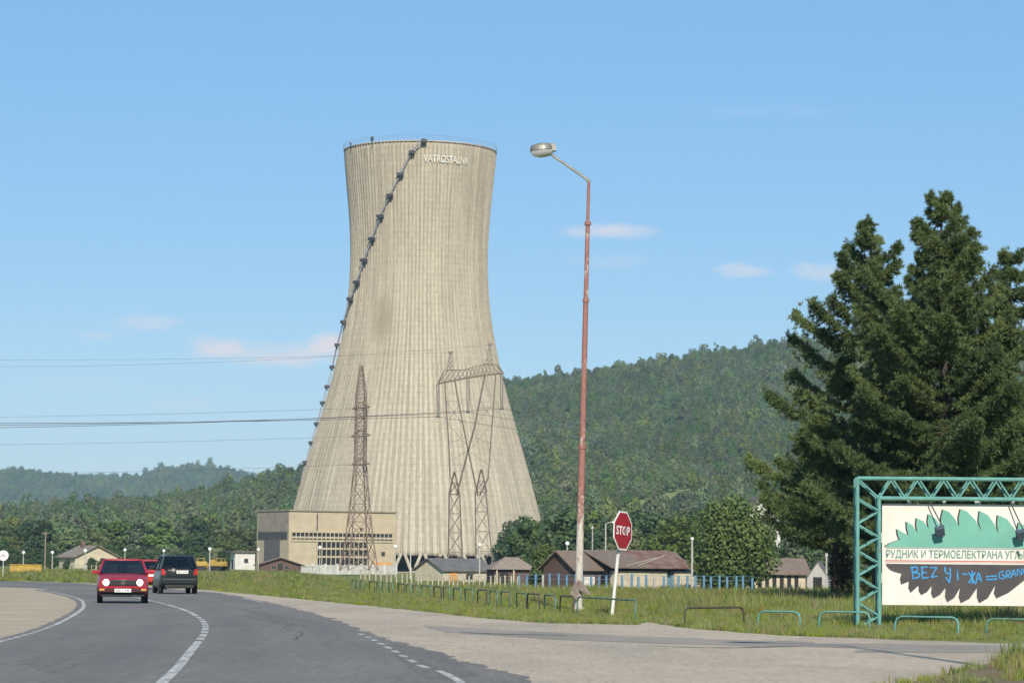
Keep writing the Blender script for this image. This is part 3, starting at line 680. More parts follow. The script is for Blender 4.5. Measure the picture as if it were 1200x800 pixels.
# ------------------------------------------------------------------ generic buildings
def solve_len(A, direction, px, py=660):
    """distance along direction from A at which photo column px is met"""
    k = P(px, py, 1000).x / 1000; return (k * A.y - A.x) / (direction.x - k * direction.y)
def gable(name, label, A, a, W, D, hw, hr, wallm, roofm, ridge='x', over=.4, cat='building'):
    """root at the front-left corner A, local x along the front, local y to the back"""
    o = thing(name, label, cat, (A.x, A.y, A.z - .15), a); mb = MB()
    if ridge == 'x':
        e0 = [(0, 0, 0), (0, 0, hw), (0, D / 2, hr), (0, D, hw), (0, D, 0)]; mb.prism(e0, (W, 0, 0)); mb.build('wall', wallm, o)
        rf = MB(); sl_ = (hr - hw) / (D / 2); t = .14
        for s in (0, 1):
            ya, yb = (-over, D / 2) if s == 0 else (D + over, D / 2); za = hw - sl_ * over + .02
            rf.prism([(-over, ya, za), (-over, yb, hr + .02), (-over, yb, hr + t), (-over, ya, za + t)], (W + 2 * over, 0, 0))
        rf.build('roof', roofm, o)
    else:
        e0 = [(0, 0, 0), (0, 0, hw), (W / 2, 0, hr), (W, 0, hw), (W, 0, 0)]; mb.prism(e0, (0, D, 0)); mb.build('wall', wallm, o)
        rf = MB(); sl_ = (hr - hw) / (W / 2); t = .14
        for s in (0, 1):
            xa, xb = (-over, W / 2) if s == 0 else (W + over, W / 2); za = hw - sl_ * over + .02
            rf.prism([(xa, -over, za), (xb, -over, hr + .02), (xb, -over, hr + t), (xa, -over, za + t)], (0, D + 2 * over, 0))
        rf.build('roof', roofm, o)
    return o
def panel(o, name, c, d, mat, sub=None):
    mb = MB(); mb.box(c, d); return mb.build(name, mat, o)
def window(o, x, z, w, h, y=-.012, frame=M['wood_pole'], side=None):
    mb = MB(); t = .07
    for dx in (-w / 2, w / 2): mb.box((x + dx, y, z), (t, .06, h + t))
    for dz in (-h / 2, h / 2): mb.box((x, y, z + dz), (w + t, .061, t))
    mb.box((x, y, z), (.05, .05, h)); f = mb.build('window', frame, o)
    mb = MB(); mb.box((x, y + .012, z), (w, .03, h)); mb.build('pane', M['window'], f)

# ------------------------------------------------------------------ annex hall at the tower's foot
AA = R(32); A = GX(338, 600); A.z = -1.2
dx = Vector((math.cos(AA), math.sin(AA), 0)); dy = Vector((-math.sin(AA), math.cos(AA), 0))
W = solve_len(A, dx, 463); D = solve_len(A, dy, 300.5); H = P(338, 598, 600).z - A.z
an = thing('pump_hall', 'flat roofed tan concrete hall with tall glazed front at the cooling tower foot', 'building', A, AA)
mb = MB(); mb.box((W / 2, D / 2, H / 2), (W, D, H)); wall = mb.build('wall', M['annex'], an)
mb = MB()
for (c, d) in (((W / 2, -.1, H + .1), (W + .4, .5, .3)), ((W / 2, D + .1, H + .1), (W + .4, .5, .3)), ((-.0, D / 2, H + .1), (.5, D - .3, .3)), ((W, D / 2, H + .1), (.5, D - .3, .3))): mb.box(c, d)
mb.build('parapet', M['annex_band'], an)
fu = lambda zx: (zx - 290) / 625 * W
fzz = lambda zy: H * (1 - (zy - 190) / 372)
def facade_grid(x0, x1, y0, y1, nc, rows, name):
    """dark panes with a concrete mullion grid in the front face (zoom coordinates)"""
    u0, u1, v0, v1 = fu(x0), fu(x1), fzz(y1), fzz(y0)
    mb = MB(); n = nc
    for k in range(n + 1): mb.box((u0 + (u1 - u0) * k / n, -.09, (v0 + v1) / 2), (.17, .22, v1 - v0))
    for r_ in rows: mb.box(((u0 + u1) / 2, -.10, fzz(r_)), (u1 - u0 + .3, .25, .42))
    f = mb.build(name, M['annex'], an); g = MB(); g.box(((u0 + u1) / 2, -.012, (v0 + v1) / 2), (u1 - u0, .03, v1 - v0)); g.build('pane', M['window'], f)
facade_grid(305, 896, 312, 362, 24, (312, 345, 364), 'strip_window')
facade_grid(453, 748, 364, 520, 11, (410, 458, 520), 'glazed_front')
mb = MB(); mb.box((fu(452), -.02, fzz(255)), (.25, .1, H * .28)); mb.build('downpipe', M['dark_steel'], an)
for zx_, zy_, q_ in ((840, 435, .75), (708, 290, .5)): mb = MB(); mb.box((fu(zx_), -.2, fzz(zy_)), (q_, .4, q_)); mb.build('wall_box', M['dark_steel'], an)
mb = MB(); mb.box((fu(838), -.15, fzz(510)), (fu(885) - fu(790), .3, fzz(490) - fzz(530))); mb.build('orange_board', M['orange'], an)
# left flank: recessed louvre band and tall gate
lf = lambda zx: D * (1 - (zx - 108) / 182)
mb = MB()
mb.box((-.03, (lf(115) + lf(282)) / 2, (fzz(312) + fzz(360)) / 2), (.08, abs(lf(115) - lf(282)), fzz(312) - fzz(360))); mb.box((-.035, (lf(152) + lf(240)) / 2, (fzz(360) + fzz(520)) / 2), (.08, abs(lf(152) - lf(240)), fzz(358) - fzz(540)))
for k in range(12): mb.box((-.09, (lf(115) + lf(282)) / 2, fzz(316 + k * 3.6)), (.06, abs(lf(115) - lf(282)) - .2, .08))
mb.build('louvre', M['louvre'], an)
mb = MB(); mb.box((-.02, D / 2, (fzz(192) + fzz(308)) / 2), (.06, D - .5, fzz(192) - fzz(308))); mb.build('panel', M['annex_band'], an)

# white wall in front of the hall
A = GX(352, 560); A2 = GX(464, 585); L = (A2 - A).length
ww = thing('yard_wall', 'low whitewashed concrete wall in front of the tan hall', 'wall', (A.x, A.y, A.z - .3), math.atan2(A2.y - A.y, A2.x - A.x))
mb = MB(); mb.box((L / 2, 0, 1.1), (L, .25, 2.2)); mb.build('wall_panel', M['white_plaster'], ww)
mb = MB()
for k in range(9): mb.box((L * k / 8, -.05, 1.2), (.35, .4, 2.5))
mb.build('pier', M['white'], ww)

# gatehouse-like white hut left of the hall
A = GX(275, 520); A.z = -.3
hut = thing('white_hut', 'small white flat roofed hut with one square window, left of the tan hall', 'hut', A, R(20)); px_m = 520 / F_PX
mb = MB(); mb.box((2.0, 1.8, 1.75), (3.9, 3.6, 3.5)); mb.build('wall', M['white_plaster'], hut)
mb = MB(); mb.box((1.9, 1.8, 3.62), (5.2, 4.6, .24)); mb.build('roof', M['grey_roof'], hut)
window(hut, 2.2, 1.9, .75, .8, -.02); panel(hut, 'door', (-.0 - .02, 1.8, 1.1), (.06, .95, 2.1), M['dark'])
# brown gabled hut before the hall
A = GX(304, 500); A.z = -.6
h5 = gable('brown_hut', 'small dark brown gabled hut standing before the tan hall', A, R(10), 7.6, 5, 1.7, 2.9, M['dark_brick'], M['brown_tile'], 'y', .7)
window(h5, 2.6, 1.2, .8, .7); window(h5, 5, 1.2, .8, .7); panel(h5, 'door', (3.8, -.02, .95), (.85, .06, 1.8), M['dark'])
mb = MB(); mb.box((8.6, 1.2, 1.35), (2.6, 3.0, .12)); mb.bar((9.7, .1, 0), (9.7, .1, 1.3), .07); mb.build('porch_roof', M['brown_tile'], h5)
# house at far left
A = GX(88, 500); A.z = -.1
h1 = gable('tiled_house', 'low cream house with brown tiled roof half hidden by bushes at far left', A, R(33), 8.4, 7.2, 2.4, 4.3, M['cream_plaster'], M['pale_tile'], 'y', .6, 'house')
window(h1, 3.2, 1.5, 1.0, 1.0); panel(h1, 'door', (5.4, -.02, 1.05), (.95, .06, 2.1), M['dark'])
mb = MB(); mb.box((3.4, 4.5, 4.55), (.6, .6, 1.1)); mb.build('chimney', M['rust_roof'], h1)
mb = MB(); mb.box((-.03, 3.2, 1.5), (.06, 1.1, 1.0)); mb.build('window', M['window'], h1)

# ------------------------------------------------------------------ sheds along the fence
# grey corrugated shed with its gable to the left
A = GX(519, 330); A.z = -1.15
s1 = gable('grey_shed', 'low shed with grey sheet roof and tan gable below the right pylon', A, R(40), 7.6, 5.4, 1.9, 3.2, M['cream_plaster'], M['grey_roof'], 'x', .35, 'shed')
for c_ in ((5.6, 3.6, 3.1), (1.8, 3.2, 3.2)): mb = MB(); mb.box(c_, (.5, .5, .8)); mb.build('chimney', M['dark_brick'], s1)
panel(s1, 'door', (1.6, -.03, .95), (1.0, .08, 1.8), M['orange']); window(s1, 4.2, 1.15, 1.2, .7)
# hip-roofed shed
A = GX(580, 300); A.z = -1.1
s2 = thing('hipped_shed', 'small shed with a tan hipped roof beside the green bush', 'shed', A, R(15)); mb = MB(); mb.box((2.1, 2, .95), (4.1, 3.6, 1.9)); mb.build('wall', M['dark_brick'], s2)
mb = MB(); o_ = .5; b = [(-o_, -o_ + .2, 1.9), (4.2 + o_, -o_ + .2, 1.9), (4.2 + o_, 4 + o_, 1.9), (-o_, 4 + o_, 1.9)]; tp = [(1.7, 2.1, 3.25), (3.2, 2.1, 3.25)]
mb.add(b + tp, [(0, 1, 5, 4), (1, 2, 5), (2, 3, 4, 5), (3, 0, 4), (3, 2, 1, 0)]); mb.build('roof', M['pale_tile'], s2)
for x in (.2, 2.1, 4.0): mb = MB(); mb.box((x, -.1, .95), (.14, .14, 1.9)); mb.build('post', M['cream_plaster'], s2)
panel(s2, 'door', (1.1, .17, .95), (.9, .06, 1.8), M['dark'])
# long shed: dark brick gable left, brown tiles, lean-to with rusty roof to the right
A = GX(673, 256); A.z = -1.12; a = R(38)
ddx = Vector((math.cos(a), math.sin(a), 0)); ddy = Vector((-math.sin(a), math.cos(a), 0)); D = solve_len(A, ddy, 637); W = solve_len(A, ddx, 806)
s3 = gable('long_shed', 'long low shed with dark brick gable and brown to rust red roof behind stop sign', A, a, W, D, 2.35, 3.85, M['dark_brick'], M['brown_tile'], 'x', .45, 'shed')
e0, e1 = solve_len(A, ddx, 704), solve_len(A, ddx, 797)
mb = MB(); mb.box((e0 + (e1 - e0) * .37, -.75, 1.1), ((e1 - e0) * .66, 1.5, 2.0)); mb.box((e1 - (e1 - e0) * .10, -.75, 1.1), ((e1 - e0) * .21, 1.5, 2.0)); mb.build('lean_to_wall', M['cream_plaster'], s3)
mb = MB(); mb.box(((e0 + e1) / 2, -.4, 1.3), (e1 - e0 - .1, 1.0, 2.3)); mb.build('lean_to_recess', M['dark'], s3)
mb = MB(); mid = e0 + (e1 - e0) * .45
mb.prism([(e0 - .4, -2.1, 2.35), (e0 - .4, D / 2, 3.98), (e0 - .4, D / 2, 4.08), (e0 - .4, -2.1, 2.45)], (mid - e0 + .4, 0, 0)); mb.build('lean_to_roof', M['brown_tile'], s3)
mb = MB(); mb.prism([(mid + .005, -2.12, 2.345), (mid + .005, D / 2, 3.985), (mid + .005, D / 2, 4.095), (mid + .005, -2.12, 2.455)], (e1 - mid + .5, 0, 0)); mb.build('lean_to_roof', M['rust_roof'], s3, label='rust red sheet metal half of the roof')
mb = MB()
for (x0, y0, x1, y1) in ((mid - 3, -2.0, mid + 2.6, .2), (mid - 1.5, -1.9, mid + 4.2, .8)):
    mb.bar((x0, y0, 2.55 + (y0 + 2.1) * .36), (x1, y1, 2.55 + (y1 + 2.1) * .36), .05)
mb.build('roof_pole', M['cream_plaster'], s3)
mb = MB(); dxx = e0 + (e1 - e0) * .75; mb.box((dxx, -.95, 1.05), ((e1 - e0) * .07, .1, 2.0)); mb.build('door', M['blue'], s3)
mb = MB(); mb.box((1.7, -.03, .95), (1.5, .08, 1.2)); mb.build('white_panel', M['white'], s3)
mb = MB(); mb.box((e1 + .7, -.6, .8), (1.6, 1.0, 1.6)); mb.box((e1 + 1.8, -.6, .5), (.8, 1.0, 1.0)); mb.build('side_wall', M['cream_plaster'], s3)
# right-hand low shed under the pine
A = GX(872, 262); A.z = -1.1
s4 = gable('tile_roof_shed', 'low cream walled shed with brown tiled roof under the pine boughs', A, R(8), 6.0, 4.2, 2.1, 3.3, M['cream_plaster'], M['brown_tile'], 'x', .5, 'shed')
mb = MB()
for k in range(7): mb.box((.8 + k * .72, -.03, 1.1), (.38, .08, 1.4))
mb.build('slatted_opening', M['dark'], s4)
mb = MB(); mb.box((6.45, -.5, .95), (.9, .6, 1.7)); mb.build('white_box', M['white_plaster'], s4)
# concrete gable piece right of it
A = GX(946, 250); A.z = -1.1
kio = gable('grey_kiosk', 'small grey concrete kiosk right of the tile roofed shed', A, R(-15), 1.9, 2.2, 1.6, 3.0, M['concrete_pole'], M['grey_roof'], 'y', .05, 'kiosk'); panel(kio, 'door', (.95, -.02, .9), (.8, .05, 1.6), M['dark'])
# white house behind the trees
A = GX(869, 420); A.z = .6
wh = gable('white_house', 'tall white gabled house showing between the round tree and the pine', A, R(5), 6.0, 8, 8.0, 11.6, M['white_plaster'], M['brown_tile'], 'y', .4, 'house')
window(wh, 1.6, 6.5, 1.1, 1.3); window(wh, 4.2, 6.5, 1.1, 1.3)

# ------------------------------------------------------------------ fences
def fence(name, label, pxs, Y0, Y1, mat, pm, h, wd):
    n = len(pxs); pts = [GX(p, Y0 + (Y1 - Y0) * k / (n - 1)) for k, p in enumerate(pxs)]; o = thing(name, label, 'fence', pts[0]); b = pts[0]
    for k, p in enumerate(pts):
        mb = MB(); q = p - b; hh = h * random.uniform(.9, 1.06); ln = Vector((random.uniform(-.05, .05), random.uniform(-.05, .05), 0))
        mb.tube([q + Vector((0, 0, -.3)), q + Vector((0, 0, hh)) + ln], wd, 6); mb.build('post', pm if random.random() > .12 else M['concrete_pole'], o)
    mb = MB()
    for zz_ in (.75, .97):
        for k in range(n - 1): mb.bar(pts[k] - b + Vector((0, .02, h * zz_)), pts[k + 1] - b + Vector((0, .02, h * zz_)), .016)
    mb.build('rail', mat, o); return o
fence('post_fence', 'blue post and wire fence running in front of the long shed', [608 + 9.4 * k + random.uniform(-1, 1) for k in range(30)], 236, 228, M['blue'], M['blue'], 1.55, .10)
fence('post_fence', 'pale unpainted picket fence along the grass below the cooling tower', [422 + 6.1 * k + random.uniform(-1.4, 1.4) for k in range(31)], 262, 236, M['picket_wood'], M['picket_wood'], 1.35, .075)
fence('post_fence', 'low pale fence in the grass beside the far left house', [82 + 5 * k for k in range(11)], 330, 322, M['picket_wood'], M['picket_wood'], .9, .06)

# ------------------------------------------------------------------ pylons
def lattice(mb, lo, hi, n, rch, rbr, z_axis=None, rings=True):
    """four-legged tapering lattice between two quads of corners"""
    for k in range(4): mb.tube([lo[k], hi[k]], rch, 4)
    f = [1 - (1 - i / n) ** 1.0 for i in range(n + 1)]
    for i in range(n):
        for k in range(4):
            a0 = lo[k].lerp(hi[k], f[i]); b0 = lo[(k + 1) % 4].lerp(hi[(k + 1) % 4], f[i]); a1 = lo[k].lerp(hi[k], f[i + 1]); b1 = lo[(k + 1) % 4].lerp(hi[(k + 1) % 4], f[i + 1])
            mb.bar(a0, b1, rbr); mb.bar(b0, a1, rbr)
            if rings: mb.bar(a1, b1, rbr)
def quad(c, sx, sy, rot=0):
    c = Vector(c); r = Matrix.Rotation(rot, 3, 'Z'); return [c + r @ Vector((x * sx / 2, y * sy / 2, 0)) for x, y in ((-1, -1), (1, -1), (1, 1), (-1, 1))]
Y = 500; A = GX(420.5, Y); pz = lambda y: P(420, y, Y).z - A.z
p1 = thing('lattice_pylon', 'rust brown lattice pylon with a pointed top in front of the tan hall', 'pylon', A); rot = R(20); k = Y / F_PX
mb = MB(); segs = [(668, 36, .0), (632, 26, 0), (590, 18.5, 0), (545, 11.5, 0)]
q0 = quad((0, 0, 0), 36 * k, 36 * k, rot)
for (y0, w0, _), (y1, w1, _) in zip(segs[:-1], segs[1:]): lattice(mb, quad((0, 0, max(0, pz(y0))), w0 * k, w0 * k, rot), quad((0, 0, pz(y1)), w1 * k, w1 * k, rot), 2, .16, .07)
mb.build('lower_body', M['steel_rust'], p1)
mb = MB(); lattice(mb, quad((0, 0, pz(545)), 11.5 * k, 11.5 * k, rot), quad((0, 0, pz(462)), 10.5 * k, 10.5 * k, rot), 9, .14, .06)
mb.build('upper_body', M['steel_rust'], p1)
mb = MB(); lattice(mb, quad((0, 0, pz(462)), 10.5 * k, 10.5 * k, rot), quad((0, 0, pz(428)), .4, .4, rot), 4, .11, .05); mb.build('peak', M['steel_rust'], p1)
for yy, L in ((478, 2.6), (511, 3.0), (544, 2.8)):
    mb = MB(); rz = R(118)
    for s in (-1, 1):
        tip = Vector((math.cos(rz) * (L + 1.2) * s, math.sin(rz) * (L + 1.2) * s, pz(yy)))
        for dx_, dzz in ((-.7, 0), (.7, 0), (0, 1.1)): mb.bar((dx_ * math.cos(rot), dx_ * math.sin(rot), pz(yy) + dzz), tip, .09)
    mb.tube([(-1.0, 0, pz(yy)), (-2.3, -.3, pz(yy) - .15)], .07, 4)
    mb.build('cross_arm', M['steel_rust'], p1)
Y2 = 520; A = GX(551, Y2); p2 = thing('portal_pylon', 'wide lattice portal pylon with crossed legs and a top beam before the cooling tower', 'pylon', A); k2 = Y2 / F_PX
W2 = lambda x, y, dy=0: P(x, y, Y2) - A + Vector((0, dy, 0))
Q = lambda x, y, w, d: [W2(x - w / 2, y, -d / 2), W2(x + w / 2, y, -d / 2), W2(x + w / 2, y, d / 2), W2(x - w / 2, y, d / 2)]
for (xb, wb, xa, ya) in ((534, 17, 532.5, 553), (568, 20, 564, 550)):
    mb = MB(); lattice(mb, Q(xb, 669, wb, 5), Q(xa + (0 if xa < 540 else -1), ya + 26, 12.5, 3.2), 4, .15, .06); lattice(mb, Q(xa, ya + 26, 12.5, 3.2), Q(xa, ya, 1.2, .5), 2, .13, .05)
    mb.build('foot_tower', M['steel_dark'], p2)
legs = [((538, 580), (527.5, 558), (526, 520), (521, 447)), ((535, 580), (548, 530), (556, 500), (568, 440)), ((560, 580), (549, 530), (543, 500), (533, 446)), ((562, 580), (572, 560), (575, 520), (581, 438))]
for lg in legs:
    mb = MB(); heavy = lg[0][0] in (535, 560)
    pts = [(W2(x, y, -1.1), W2(x, y, 1.1)) for x, y in lg]
    for i in range(3):
        for s in (0, 1): mb.bar(pts[i][s], pts[i + 1][s], .19 if heavy else .15)
        for t in np.linspace(0, .9, 7):
            a_, b_ = pts[i][0].lerp(pts[i + 1][0], t), pts[i][1].lerp(pts[i + 1][1], t + .1); mb.bar(a_, b_, .06); mb.bar(pts[i][1].lerp(pts[i + 1][1], t), pts[i][0].lerp(pts[i + 1][0], t + .1), .06)
    mb.build('leg', M['steel_dark'], p2)
mb = MB()   # web between an outer leg and its crossing leg
for (x0, y0, x1, y1) in ((523, 470, 541, 495), (541, 470, 524, 495), (524, 495, 550, 525), (527, 540, 548, 528), (563, 470, 579, 495), (579, 470, 560, 495), (578, 495, 552, 525), (573, 545, 552, 530), (523, 470, 538, 470), (560, 478, 579, 478), (525, 520, 545, 512), (556, 512, 576, 520)): mb.bar(W2(x0, y0), W2(x1, y1), .06)
mb.build('bracing', M['steel_grey'], p2)
mb = MB()
bt = [(520.5, 434), (545, 433), (568, 426.5), (583, 427)]; bb = [(513, 449.5), (545, 443), (568, 439.5), (590, 437)]
for i in range(3):
    for s in (-.9, .9): mb.bar(W2(*bb[i], s), W2(*bb[i + 1], s), .14)
    mb.bar(W2(*bt[i]), W2(*bt[i + 1]), .11)
mb.bar(W2(*bt[0]), W2(*bb[0]), .14); mb.bar(W2(*bt[-1]), W2(*bb[-1]), .14)
for t in np.linspace(0, 1, 15):
    f = lambda l, t: (np.interp(t, [0, .36, .72, 1], [q[0] for q in l]), np.interp(t, [0, .36, .72, 1], [q[1] for q in l]))
    for s in (-.9, .9): mb.bar(W2(*f(bt, t)), W2(*f(bb, min(1, t + .07)), s), .05); mb.bar(W2(*f(bt, t)), W2(*f(bb, max(0, t - .07)), s), .05)
mb.build('cross_beam', M['steel_rust'], p2)
for (x, y0, y1, w_) in ((527.5, 434, 413, 8), (573.5, 427, 403.5, 9)):
    mb = MB(); lattice(mb, Q(x, y0, w_, 1.6), Q(x + .4, y1, 1.5, .3), 4, .08, .04); mb.box(W2(x + .6, y1), (.9, .6, .45)); mb.build('peak', M['steel_grey'], p2)
for (x, y0, y1) in ((513.2, 450, 488), (548.5, 444, 483), (588, 438, 479)):
    mb = MB()
    for dxp in (-1.4, 1.4):
        a_, b_ = W2(x + dxp, y0), W2(x + dxp * .7, y1); n = 26
        mb.tube([a_, b_], .04, 4)
        for i in range(n): c = a_.lerp(b_, (i + .5) / n); mb.lathe([(.02, .05), (.2, 0), (.02, -.06)], c, 7)
    mb.box(W2(x, y1), (.7, .4, .3)); mb.build('insulator_string', M['dark_steel'], p2)

# ------------------------------------------------------------------ power lines
def cable(p, q, sag, r, label, group):
    mb = MB(); pts = []
    for t in np.linspace(0, 1, 36): v = p.lerp(q, t); v.z -= sag * 4 * t * (1 - t); pts.append(v)
    mb.tube(pts, r, 5); o = mb.build('power_line', M['wire'], fixn=False); return tag(o, label, 'power line', group)
g1 = 'power lines crossing the sky at left'
def far(px, py, Yp): return P(px, py, Yp)
cable(far(-160, 495, 440), P(513.2, 488, Y2), .5, .05, 'dark power line at left to the portal pylon, uppermost of the close lower three', g1)
cable(far(-160, 499, 446), P(548.5, 483, Y2 + .2), .6, .05, 'dark power line at left to the portal pylon, middle of the close lower three', g1)
cable(far(-160, 503, 452), P(588, 479, Y2 + .4), .7, .05, 'dark power line at left to the portal pylon, lowest of the close lower three', g1)
cable(far(-160, 421, 500), P(527.5, 413, Y2), .6, .02, 'thin faint upper power line reaching the left peak of the portal pylon', g1)
cable(far(-160, 428, 510), P(573.5, 404, Y2), 1.6, .02, 'thin faint upper power line reaching the right peak of the portal pylon', g1)
cable(far(-160, 489, 640), P(419, 478, Y), .5, .025, 'thin faint power line to the upper arm of the rust brown pylon', g1)
cable(far(-160, 521, 640), P(419, 511, Y), .5, .025, 'thin faint power line to the middle arm of the rust brown pylon', g1)
cable(far(-160, 556, 640), P(419, 544, Y), .5, .025, 'thin faint power line to the lower arm of the rust brown pylon', g1)
g2 = 'power lines leaving the portal pylon to the right'
for (x, y, x1, y1, s) in ((513.2, 488, 1400, 560, 'left'), (548.5, 483, 1400, 540, 'middle'), (588, 479, 1400, 520, 'right')):
    cable(P(x, y, Y2), far(x1, y1, 620), 4, .04, 'power line leaving the %s insulator of the portal pylon towards the hill' % s, g2)

# ------------------------------------------------------------------ lamp posts and poles
def lamp_post(px, ytop, Yd, label, pm=M['concrete_pole'], r=.07, globe=.2, group='globe lamp posts around the plant'):
    A = GX(px, Yd); h = P(px, ytop, Yd).z - A.z
    o = thing('lamp_post', label, 'lamp post', A, group=group); mb = MB(); mb.tube([(0, 0, -.2), (0, 0, h * .5), (0, 0, h - globe)], [r, r * .9, r * .75], 8); mb.build('post', pm, o)
    g = MB(); g.lathe([(.02, -globe * 1.1), (globe * .55, -globe), (globe, -globe * .2), (globe * .95, globe * .35), (globe * .5, globe * .9), (.01, globe)], (0, 0, h), 12); g.build('globe', M['globe'], o, smooth=True)
    return o
lamp_post(27, 647, 330, 'white globe lamp post above the yellow skip')
lamp_post(61, 647, 330, 'white globe lamp post between the wooden pole and the cream house')
lamp_post(99.5, 645, 300, 'pale lamp post standing before the gable of the cream house')
lamp_post(146, 644, 360, 'globe lamp post rising above the front red car')
lamp_post(191.5, 645, 360, 'globe lamp post rising above the dark minivan', M['concrete_pole'])
lamp_post(245.5, 643, 320, 'white globe lamp post between the two yellow machines', M['concrete_pole'], .09, .22)
lamp_post(302.5, 643.5, 420, 'globe lamp post at the left corner of the tan hall', M['concrete_pole'], .08, .24)
lamp_post(374.5, 641, 460, 'globe lamp post before the tall glazing of the tan hall', M['concrete_pole'], .08, .3)
lamp_post(463, 640, 460, 'globe lamp post at the right corner of the tan hall', M['concrete_pole'], .08, .3)
lamp_post(562, 638, 320, 'white globe lamp post between the feet of the portal pylon', M['concrete_pole'], .1, .22)
lamp_post(664.5, 636.5, 262, 'white bell lamp post in front of the dark brick gable', M['concrete_pole'], .08, .2)
lamp_post(811, 631, 234, 'lamp post with small white head left of the round tree', M['concrete_pole'], .10, .14)
def pole(px, ytop, Yd, name, label, mat, r, extra=None):
    A = GX(px, Yd); h = P(px, ytop, Yd).z - A.z; o = thing(name, label, 'pole', A); mb = MB(); mb.tube([(0, 0, -.2), (0, 0, h)], [r, r * .7], 8); mb.build('post', mat, o)
    if extra: extra(o, h)
    return o
def xarm(o, h):
    mb = MB(); mb.box((0, 0, h - .15), (.7, .1, .12)); mb.build('cap', M['wood_pole'], o)
pole(52.5, 623, 300, 'wooden_pole', 'bare wooden utility pole left of the cream house', M['wood_pole'], .1, xarm)
def arm(o, h):
    mb = MB(); mb.tube([(0, 0, h - .1), (.25, 0, h + .1), (.75, 0, h + .15)], .045, 6); mb.build('arm', M['concrete_pole'], o)
    mb = MB(); mb.box((.95, 0, h + .13), (.6, .28, .16)); mb.build('lamp_head', M['globe'], o, bevel=.04)
pole(709.5, 613, 290, 'yard_lamp', 'tall yard lamp with a short arm behind the stop sign', M['concrete_pole'], .1, arm)
def headpl(o, h):
    mb = MB(); mb.box((0, 0, h), (.26, .26, .3)); mb.build('lamp_head', M['concrete_pole'], o, bevel=.04)
pole(694, 618, 290, 'yard_lamp', 'slim pale pole above the brown roof, left of the armed yard lamp', M['concrete_pole'], .08, headpl)
pole(968.5, 650, 240, 'concrete_post', 'pale concrete post in the shade of the big pine', M['concrete_pole'], .11, headpl)
pole(481, 590, 420, 'flag_pole', 'thin whitish mast in front of the tower columns', M['white'], .07, headpl)

# ------------------------------------------------------------------ round road sign at left
A = GX(3.5, 190); k = 190 / F_PX; sg = thing('round_sign', 'round white road sign with grey marks at the left edge', 'road sign', A, R(0)); h = P(3.5, 650.5, 190).z - A.z
mb = MB(); mb.tube([(0, .03, -.1), (0, .03, h)], .04, 8); mb.build('post', M['concrete_pole'], sg)
mb = MB(); mb.lathe([(.01, -.012), (.36, -.012), (.36, .012), (.01, .012)], (0, 0, h), 28, Matrix.Rotation(R(90), 3, 'X')); f = mb.build('face', M['sign_white'], sg)
def fs(u, v): return Vector((-.21 + u, -.017, h - .1 + v))
put_text('lettering', '300', fs, M['smudge'], f, .42, .2, .02)

# ------------------------------------------------------------------ yellow skip and machines
A = GX(12, 255); sk = thing('yellow_skip', 'long low yellow metal skip in the grass at far left', 'skip', A, R(4)); L = 36 / F_PX * 255; mb = MB()
for (c, d) in (((L / 2, 0, .5), (L, .06, .85)), ((L / 2, 1.3, .5), (L, .06, .85)), ((0, .65, .5), (.06, 1.24, .85)), ((L, .65, .5), (.06, 1.24, .85)), ((L / 2, .65, .06), (L - .1, 1.2, .06))): mb.box(c, d)
mb.build('tub', M['yellow'], sk); mb = MB()
for i in range(9): mb.box((L * (i + .5) / 9, -.06, .48), (.07, .06, .8))
mb.box((L / 2, -.07, .93), (L + .1, .1, .08)); mb.build('rib', M['yellow'], sk)
def dozer(px, Yd, label, rz):
    A = GX(px, Yd); o = thing('bulldozer', label, 'bulldozer', A, rz, 'yellow machines in the grass')
    mb = MB(); mb.box((0, 0, 1.05), (2.4, 1.2, .7)); mb.box((.9, 0, 1.5), (.9, 1.0, .35)); mb.build('body', M['yellow'], o, bevel=.08)
    mb = MB(); mb.box((-.35, 0, 1.85), (1.1, 1.1, .08)); 
    for x in (-.8, .1):
        for y in (-.45, .45): mb.box((x, y, 1.55), (.08, .08, .6))
    mb.build('canopy', M['yellow'], o)
    for s in (-1, 1):
        mb = MB(); n = 18; pr = []
        for i in range(n):
            a = 2 * math.pi * i / n; pr.append((max(-.75, min(.75, 0)) + (.75 if math.cos(a) > 0 else -.75) + .38 * math.cos(a), s * .95 - .2, .4 + .38 * math.sin(a)))
        mb.prism(pr, (0, .4, 0)); mb.build('track', M['trim'], o)
    mb = MB(); 
    mb.prism([(1.5, -1.3, .15), (1.75, -1.3, .2), (1.62, -1.3, .7), (1.75, -1.3, 1.15), (1.6, -1.3, 1.2), (1.45, -1.3, .7)], (0, 2.6, 0)); mb.build('blade', M['yellow'], o)
    mb = MB(); mb.bar((.3, -.7, .6), (1.55, -.7, .5), .09); mb.bar((.3, .7, .6), (1.55, .7, .5), .09); mb.build('push_arm', M['yellow'], o)
dozer(232, 395, 'yellow bulldozer right of the dark minivan', R(195)); dozer(256, 400, 'yellow bulldozer between the globe lamp and the white hut', R(150))

